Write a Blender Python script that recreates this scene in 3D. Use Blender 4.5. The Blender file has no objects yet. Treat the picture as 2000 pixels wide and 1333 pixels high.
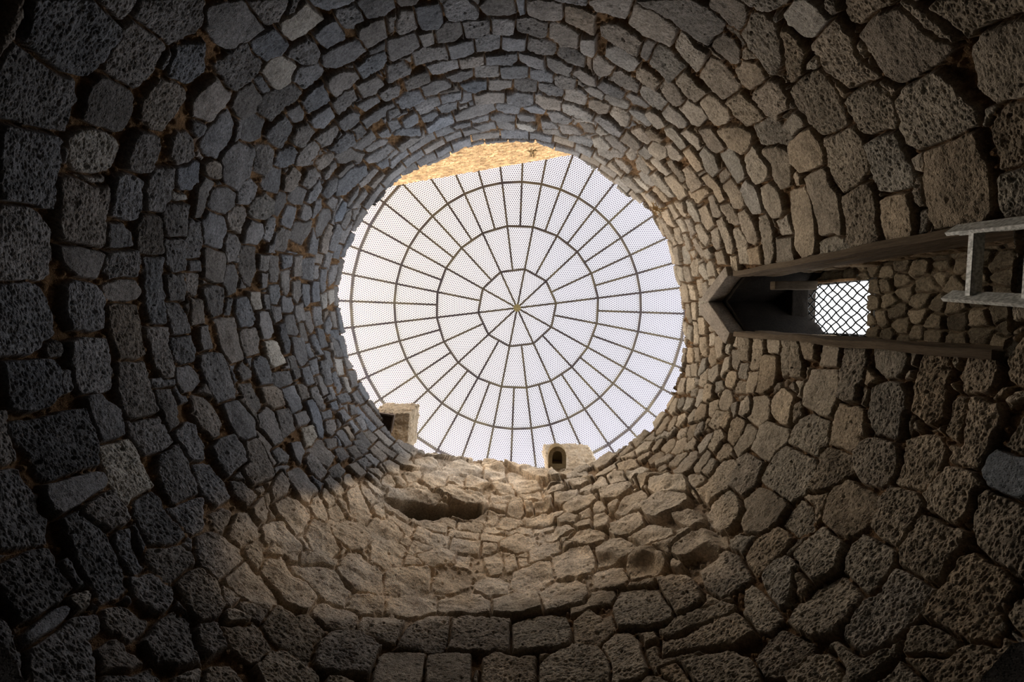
import bpy, bmesh, math, random
import numpy as np
from mathutils import Matrix, Vector

random.seed(7)
RNG = np.random.default_rng(11)
SC = bpy.context.scene
COL = SC.collection

# ------------------------------------------------------------------ camera
EYE = 1.5                                   # the camera stands 1.5 m above the floor, at x = y = 0
R3 = [[0.99983319, 0.00055048, -0.0182564], [0.00055048, 0.9981834, 0.06024612], [0.0182564, -0.06024612, 0.99801659]]
cam_data = bpy.data.cameras.new('camera')
cam_data.sensor_width = 36.0
cam_data.lens = 820.0 / 2000.0 * 36.0
cam_data.clip_start = 0.02
cam_data.clip_end = 200
cam = bpy.data.objects.new('camera', cam_data)
COL.objects.link(cam)
right = Vector([R3[i][0] for i in range(3)])
down = Vector([R3[i][1] for i in range(3)])
fwd = Vector([R3[i][2] for i in range(3)])
m = Matrix.Identity(4)
for i in range(3):
    m[i][0] = right[i]; m[i][1] = -down[i]; m[i][2] = -fwd[i]
m[2][3] = EYE
cam.matrix_world = m
SC.camera = cam

# ------------------------------------------------------------------ sky, exposure
world = bpy.data.worlds.new('overcast_sky'); SC.world = world
world.use_nodes = True
nt = world.node_tree; nt.nodes.clear()
wout = nt.nodes.new('ShaderNodeOutputWorld'); wbg = nt.nodes.new('ShaderNodeBackground')
tc = nt.nodes.new('ShaderNodeTexCoord')
dotn = nt.nodes.new('ShaderNodeVectorMath'); dotn.operation = 'DOT_PRODUCT'
sd = Vector((-0.80, -0.10, 0.55)).normalized()          # the thin cloud is brightest towards the hidden sun
dotn.inputs[1].default_value = sd
nt.links.new(tc.outputs['Generated'], dotn.inputs[0])
ramp = nt.nodes.new('ShaderNodeValToRGB')
cr = ramp.color_ramp
cr.elements[0].position = 0.05; cr.elements[0].color = (0.86, 0.88, 0.93, 1)
cr.elements[1].position = 0.98; cr.elements[1].color = (1.62, 1.42, 1.20, 1)
e = cr.elements.new(0.50); e.color = (1.0, 0.985, 1.03, 1)
e = cr.elements.new(0.80); e.color = (1.30, 1.15, 1.00, 1)
nt.links.new(dotn.outputs['Value'], ramp.inputs[0])
sep = nt.nodes.new('ShaderNodeSeparateXYZ'); nt.links.new(tc.outputs['Generated'], sep.inputs[0])
low = nt.nodes.new('ShaderNodeValToRGB')                 # deeper grey overhead, brighter lower down
lr = low.color_ramp
lr.elements[0].position = 0.0; lr.elements[0].color = (5.0,) * 3 + (1,)
lr.elements[1].position = 0.91; lr.elements[1].color = (0.98,) * 3 + (1,)
for p_, v_ in ((0.30, 5.2), (0.55, 4.6), (0.78, 3.1)):
    e = lr.elements.new(p_); e.color = (v_,) * 3 + (1,)
nt.links.new(sep.outputs['Z'], low.inputs[0])
nt.links.new(ramp.outputs['Color'], wbg.inputs['Color'])
nt.links.new(low.outputs[0], wbg.inputs['Strength'])
nt.links.new(wbg.outputs[0], wout.inputs[0])
SC.view_settings.view_transform = 'Standard'
SC.view_settings.look = 'None'
SC.view_settings.gamma = 1
SC.view_settings.use_curve_mapping = False
SC.view_settings.exposure = 0.0
SC.cycles.max_bounces = 8
SC.cycles.diffuse_bounces = 5
SC.cycles.transparent_max_bounces = 12
SC.cycles.caustics_reflective = False
SC.cycles.caustics_refractive = False

# the round opening the daylight comes through (a portal: it samples the sky, it gives off nothing itself)
pl = bpy.data.lights.new('sky_portal', 'AREA'); pl.shape = 'SQUARE'; pl.size = 8.4
pl.cycles.is_portal = True
po = bpy.data.objects.new('sky_portal', pl); COL.objects.link(po); po.location = (-0.1, -0.17, 11.6)
pl2 = bpy.data.lights.new('window_portal', 'AREA'); pl2.shape = 'RECTANGLE'; pl2.size = 1.0; pl2.size_y = 0.8
pl2.cycles.is_portal = True
po2 = bpy.data.objects.new('window_portal', pl2); COL.objects.link(po2)
po2.location = (3.95, -0.1, EYE + 4.9); po2.rotation_euler = (0, math.radians(90), 0)

# ------------------------------------------------------------------ helpers
AX, AY, RW = -0.13, -0.167, 2.80            # axis and radius of the shaft
ROUT = 3.95

def link(name, me, mat=None, parent=None):
    o = bpy.data.objects.new(name, me); COL.objects.link(o)
    if mat is not None: me.materials.append(mat)
    if parent is not None: o.parent = parent
    return o

def empty(name, loc):
    o = bpy.data.objects.new(name, None); COL.objects.link(o); o.location = loc
    o.empty_display_size = 0.2
    return o

def tag(o, label, cat, group=None):
    o['label'] = label; o['category'] = cat
    if group: o['group'] = group
    return o

def quad_mesh(name, co, faces, smooth=True, cols=None):
    me = bpy.data.meshes.new(name)
    n = len(co); k = len(faces)
    me.vertices.add(n); me.vertices.foreach_set('co', np.ascontiguousarray(co, dtype=np.float32).ravel())
    me.loops.add(k * 4); me.loops.foreach_set('vertex_index', np.ascontiguousarray(faces, dtype=np.int32).ravel())
    me.polygons.add(k)
    me.polygons.foreach_set('loop_start', np.arange(0, k * 4, 4, dtype=np.int32))
    me.polygons.foreach_set('use_smooth', np.full(k, smooth))
    me.update(calc_edges=True)
    if cols is not None:
        a = me.color_attributes.new('Col', 'FLOAT_COLOR', 'POINT')
        a.data.foreach_set('color', np.ascontiguousarray(cols, dtype=np.float32).ravel())
    return me

def bm_mesh(name, bm, smooth=False):
    me = bpy.data.meshes.new(name); bm.to_mesh(me); bm.free()
    if smooth:
        for p in me.polygons: p.use_smooth = True
    return me

def prism(bm, pts, z0, z1, axis='z'):
    a = []; b = []
    for p in pts:
        if axis == 'z': a.append(bm.verts.new((p[0], p[1], z0))); b.append(bm.verts.new((p[0], p[1], z1)))
        elif axis == 'x': a.append(bm.verts.new((z0, p[0], p[1]))); b.append(bm.verts.new((z1, p[0], p[1])))
    n = len(pts)
    for i in range(n):
        bm.faces.new((a[i], a[(i + 1) % n], b[(i + 1) % n], b[i]))
    bm.faces.new(a[::-1]); bm.faces.new(b)
    bmesh.ops.recalc_face_normals(bm, faces=bm.faces)

def box(bm, c, s, rot=None):
    vs = []
    for x in (-.5, .5):
        for y in (-.5, .5):
            for z in (-.5, .5):
                v = Vector((x * s[0], y * s[1], z * s[2]))
                if rot is not None: v = rot @ v
                vs.append(bm.verts.new(v + Vector(c)))
    for f in ((0, 1, 3, 2), (4, 6, 7, 5), (0, 4, 5, 1), (2, 3, 7, 6), (0, 2, 6, 4), (1, 5, 7, 3)):
        bm.faces.new([vs[i] for i in f])

def bar(bm, a, b, w, h):
    a = Vector(a); b = Vector(b); d = b - a
    z = Vector((0, 0, 1)); x = d.normalized(); y = z.cross(x)
    if y.length < 1e-4: y = Vector((0, 1, 0))
    y.normalize(); z = x.cross(y)
    r = Matrix((x, y, z)).transposed()
    box(bm, (a + b) / 2, (d.length, w, h), r)

def roughen(bm, cut, amp, seed=0, bevel=0.0, lim=0.035):
    """rounds the edges and gives a block the uneven faces of weathered stone or wood"""
    if bevel:
        bmesh.ops.bevel(bm, geom=list(bm.edges), offset=bevel, segments=2, affect='EDGES', profile=0.6)
    for _ in range(cut):
        bmesh.ops.subdivide_edges(bm, edges=[e for e in bm.edges if e.calc_length() > lim], cuts=1, use_grid_fill=True)
    bmesh.ops.triangulate(bm, faces=[f for f in bm.faces if len(f.verts) > 4])
    bm.normal_update()
    from mathutils import noise
    for v in bm.verts:
        p = v.co * 7 + Vector((seed * 3.1, seed, 0))
        q = v.co * 24 + Vector((seed, 0, seed))
        v.co += v.normal * (noise.noise(p) * amp + noise.noise(q) * amp * 0.5)

# 2-d value noise in metres
def vnoise(u, v, cell, seed, per=None):
    n = 512
    g = np.random.default_rng(seed).random((n, n)).astype(np.float32)
    if per is None:
        x = u / cell; pw = n
    else:
        pw = max(4, min(n, int(round(per / cell)))); x = u / per * pw
    y = v / cell
    xi = np.floor(x).astype(np.int64); yi = np.floor(y).astype(np.int64)
    fx = (x - xi).astype(np.float32); fy = (y - yi).astype(np.float32)
    fx = fx * fx * (3 - 2 * fx); fy = fy * fy * (3 - 2 * fy)
    x0 = xi % pw; x1 = (xi + 1) % pw; y0 = yi % n; y1 = (yi + 1) % n
    return (g[x0, y0] * (1 - fx) + g[x1, y0] * fx) * (1 - fy) + (g[x0, y1] * (1 - fx) + g[x1, y1] * fx) * fy

def fbm(u, v, cell, seed, octv=3, per=None):
    r = 0; a = 1; t = 0
    for k in range(octv):
        r = r + a * (vnoise(u, v, cell / 2 ** k, seed + k * 17, per) - 0.5); t += a; a *= 0.5
    return r / t * 2

def pits(u, v, cell, seed, per=None, keep=1.0, rmin=0.2, rmax=0.45):
    """round holes scattered over a surface: returns 0 outside, up to 1 in the middle of a hole"""
    n = 512
    g = np.random.default_rng(seed).random((4, n, n)).astype(np.float32)
    pw = n if per is None else max(4, min(n, int(round(per / cell))))
    x = u / cell if per is None else u / per * pw
    y = v / cell
    xi = np.floor(x).astype(np.int64); yi = np.floor(y).astype(np.int64)
    out = np.zeros(u.shape, np.float32)
    for dx in (-1, 0, 1):
        for dy in (-1, 0, 1):
            a = (xi + dx) % pw; b = (yi + dy) % n
            cx = xi + dx + g[0, a, b]; cy = yi + dy + g[1, a, b]
            rr = rmin + (rmax - rmin) * g[2, a, b] ** 2
            d = np.sqrt((x - cx) ** 2 + (y - cy) ** 2) / rr
            h = np.clip(1.15 - d, 0, 1) * (g[3, a, b] < keep)
            out = np.maximum(out, h)
    return np.clip(out * 1.4, 0, 1)

def sdf_poly(px, py, poly):
    """signed distance, positive inside"""
    n = len(poly); d = np.full(px.shape, 1e9); s = np.ones(px.shape)
    for i in range(n):
        ax, ay = poly[i]; bx, by = poly[i - 1]
        ex, ey = bx - ax, by - ay; wx = px - ax; wy = py - ay
        t = np.clip((wx * ex + wy * ey) / (ex * ex + ey * ey + 1e-12), 0, 1)
        d = np.minimum(d, (wx - ex * t) ** 2 + (wy - ey * t) ** 2)
        c1 = py >= ay; c2 = py < by; c3 = ex * wy > ey * wx
        flip = (c1 & c2 & c3) | (~c1 & ~c2 & ~c3)
        s = np.where(flip, -s, s)
    return -s * np.sqrt(d)

def smooth(a, b, x):
    t = np.clip((x - a) / (b - a), 0, 1); return t * t * (3 - 2 * t)

# ------------------------------------------------------------------ materials
def stone_mat(name, bump=0.6, attr=True, base=(0.2, 0.18, 0.16), fine=1.0, streak=False):
    mt = bpy.data.materials.new(name); mt.use_nodes = True
    t = mt.node_tree; N = t.nodes; L = t.links
    b = N['Principled BSDF']; b.inputs['Roughness'].default_value = 0.93
    b.inputs['Specular IOR Level'].default_value = 0.12
    co = N.new('ShaderNodeTexCoord')
    if streak:
        mp = N.new('ShaderNodeMapping'); mp.inputs['Scale'].default_value = streak
        L.new(co.outputs['Object'], mp.inputs[0]); src = mp.outputs[0]
    else: src = co.outputs['Object']
    n1 = N.new('ShaderNodeTexNoise'); n1.inputs['Scale'].default_value = 42 * fine; n1.inputs['Detail'].default_value = 6
    n1.inputs['Roughness'].default_value = 0.7
    n2 = N.new('ShaderNodeTexNoise'); n2.inputs['Scale'].default_value = 5 * fine; n2.inputs['Detail'].default_value = 3
    vo = N.new('ShaderNodeTexVoronoi'); vo.inputs['Scale'].default_value = 95 * fine
    for q in (n1, n2, vo): L.new(src, q.inputs['Vector'])
    m1 = N.new('ShaderNodeMapRange'); m1.inputs[1].default_value = 0.3; m1.inputs[2].default_value = 0.7
    m1.inputs[3].default_value = 0.55; m1.inputs[4].default_value = 1.45
    L.new(n1.outputs[0], m1.inputs[0])
    m2 = N.new('ShaderNodeMapRange'); m2.inputs[1].default_value = 0.3; m2.inputs[2].default_value = 0.7
    m2.inputs[3].default_value = 0.78; m2.inputs[4].default_value = 1.22
    L.new(n2.outputs[0], m2.inputs[0])
    mu = N.new('ShaderNodeMath'); mu.operation = 'MULTIPLY'
    L.new(m1.outputs[0], mu.inputs[0]); L.new(m2.outputs[0], mu.inputs[1])
    vm = N.new('ShaderNodeVectorMath'); vm.operation = 'SCALE'
    if attr:
        at = N.new('ShaderNodeAttribute'); at.attribute_name = 'Col'; L.new(at.outputs['Color'], vm.inputs[0])
    else: vm.inputs[0].default_value = base
    L.new(mu.outputs[0], vm.inputs['Scale'])
    L.new(vm.outputs[0], b.inputs['Base Color'])
    # bump: fine grain and small gas bubbles
    ms = N.new('ShaderNodeMapRange'); ms.inputs[1].default_value = 0.0; ms.inputs[2].default_value = 0.45
    ms.inputs[3].default_value = 0.0; ms.inputs[4].default_value = 1.0
    L.new(vo.outputs['Distance'], ms.inputs[0])
    ad = N.new('ShaderNodeMath'); ad.operation = 'MULTIPLY_ADD'; ad.inputs[1].default_value = 1.6
    L.new(n1.outputs[0], ad.inputs[0]); L.new(ms.outputs[0], ad.inputs[2])
    bp = N.new('ShaderNodeBump'); bp.inputs['Strength'].default_value = bump; bp.inputs['Distance'].default_value = 0.009
    L.new(ad.outputs[0], bp.inputs['Height']); L.new(bp.outputs[0], b.inputs['Normal'])
    return mt

M_WALL = stone_mat('basalt_masonry', 0.75)
M_TAN = stone_mat('sandy_rubble', 0.8, True)
M_PIER = stone_mat('lime_rendered_rubble', 0.8, False, (0.46, 0.37, 0.26), 1.0, (1, 1, 3.0))
M_SLAB = stone_mat('smooth_basalt', 0.5, False, (0.22, 0.19, 0.155), 0.9)
M_CLAY = stone_mat('clay_pipe', 0.3, False, (0.20, 0.145, 0.075), 1.5)
M_DARKTILE = stone_mat('sooty_tile', 0.3, False, (0.12, 0.09, 0.07), 1.5)
M_BLACKSTONE = stone_mat('near_black_stone', 0.6, False, (0.018, 0.014, 0.010), 1.0)  # even near-black stone for the niche roof and the surround of its opening
M_WOOD = stone_mat('weathered_board', 0.9, False, (0.17, 0.13, 0.088), 0.55, (5, 14.0, 0.6))
M_BATTEN = stone_mat('pale_batten', 0.4, False, (0.50, 0.34, 0.20), 1.0, (6, 1, 6))

def plain(name, col, rough=0.6, metal=0.0, var=0.25, scale=30, col2=None, ns=4):
    mt = bpy.data.materials.new(name); mt.use_nodes = True
    t = mt.node_tree; N = t.nodes; L = t.links; b = N['Principled BSDF']
    b.inputs['Roughness'].default_value = rough; b.inputs['Metallic'].default_value = metal
    n = N.new('ShaderNodeTexNoise'); n.inputs['Scale'].default_value = scale; n.inputs['Detail'].default_value = ns
    co = N.new('ShaderNodeTexCoord'); L.new(co.outputs['Object'], n.inputs['Vector'])
    r = N.new('ShaderNodeValToRGB'); r.color_ramp.elements[0].position = 0.38; r.color_ramp.elements[1].position = 0.62
    c2 = col2 if col2 else tuple(min(1, c * (1 + var)) for c in col)
    r.color_ramp.elements[0].color = tuple(c * (1 - var) for c in col) + (1,)
    r.color_ramp.elements[1].color = tuple(c2) + (1,)
    L.new(n.outputs[0], r.inputs[0]); L.new(r.outputs[0], b.inputs['Base Color'])
    return mt
M_RIB = plain('rusty_painted_steel', (0.050, 0.034, 0.034), 0.7, 0, 0.2, 2.2, (0.10, 0.076, 0.040))
M_HUB = plain('ochre_steel', (0.22, 0.17, 0.06), 0.7, 0, 0.3, 30)
M_ALU = plain('galvanised_steel', (0.52, 0.54, 0.50), 0.5, 0.15, 0.3, 60, (0.75, 0.77, 0.73))
M_WIRE = plain('dark_wire', (0.05, 0.055, 0.055), 0.6, 0.3)
M_STRAW = plain('dry_grass', (0.62, 0.47, 0.26), 0.9)

def sheet_mat():
    """open mesh sheet: a staggered field of small dark knots; between them the sheet is open"""
    mt = bpy.data.materials.new('shade_mesh'); mt.use_nodes = True
    t = mt.node_tree; N = t.nodes; L = t.links; N.clear()
    out = N.new('ShaderNodeOutputMaterial'); uv = N.new('ShaderNodeUVMap'); uv.uv_map = 'uv'
    sc = N.new('ShaderNodeVectorMath'); sc.operation = 'MULTIPLY'
    sc.inputs[1].default_value = (1 / 0.046, 1 / (0.046 * 1.6), 0)
    L.new(uv.outputs[0], sc.inputs[0])
    ds = []
    for k in (0, 0.5):
        a = N.new('ShaderNodeVectorMath'); a.operation = 'ADD'; a.inputs[1].default_value = (k, k, 0)
        f = N.new('ShaderNodeVectorMath'); f.operation = 'FRACTION'
        s = N.new('ShaderNodeVectorMath'); s.operation = 'SUBTRACT'; s.inputs[1].default_value = (0.5, 0.5, 0)
        q = N.new('ShaderNodeVectorMath'); q.operation = 'MULTIPLY'; q.inputs[1].default_value = (1, 1.6, 0)
        l = N.new('ShaderNodeVectorMath'); l.operation = 'LENGTH'
        L.new(sc.outputs[0], a.inputs[0]); L.new(a.outputs[0], f.inputs[0]); L.new(f.outputs[0], s.inputs[0])
        L.new(s.outputs[0], q.inputs[0]); L.new(q.outputs[0], l.inputs[0]); ds.append(l)
    mn = N.new('ShaderNodeMath'); mn.operation = 'MINIMUM'
    L.new(ds[0].outputs['Value'], mn.inputs[0]); L.new(ds[1].outputs['Value'], mn.inputs[1])
    lt = N.new('ShaderNodeMath'); lt.operation = 'LESS_THAN'; lt.inputs[1].default_value = 0.28
    L.new(mn.outputs[0], lt.inputs[0])
    tr = N.new('ShaderNodeBsdfTransparent'); tr.inputs[0].default_value = (1, 1, 1, 1)
    df = N.new('ShaderNodeBsdfDiffuse'); df.inputs[0].default_value = (0.26, 0.23, 0.30, 1)
    mx = N.new('ShaderNodeMixShader')
    L.new(lt.outputs[0], mx.inputs[0]); L.new(tr.outputs[0], mx.inputs[1]); L.new(df.outputs[0], mx.inputs[2])
    L.new(mx.outputs[0], out.inputs[0])
    return mt
M_SHEET = sheet_mat()

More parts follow.
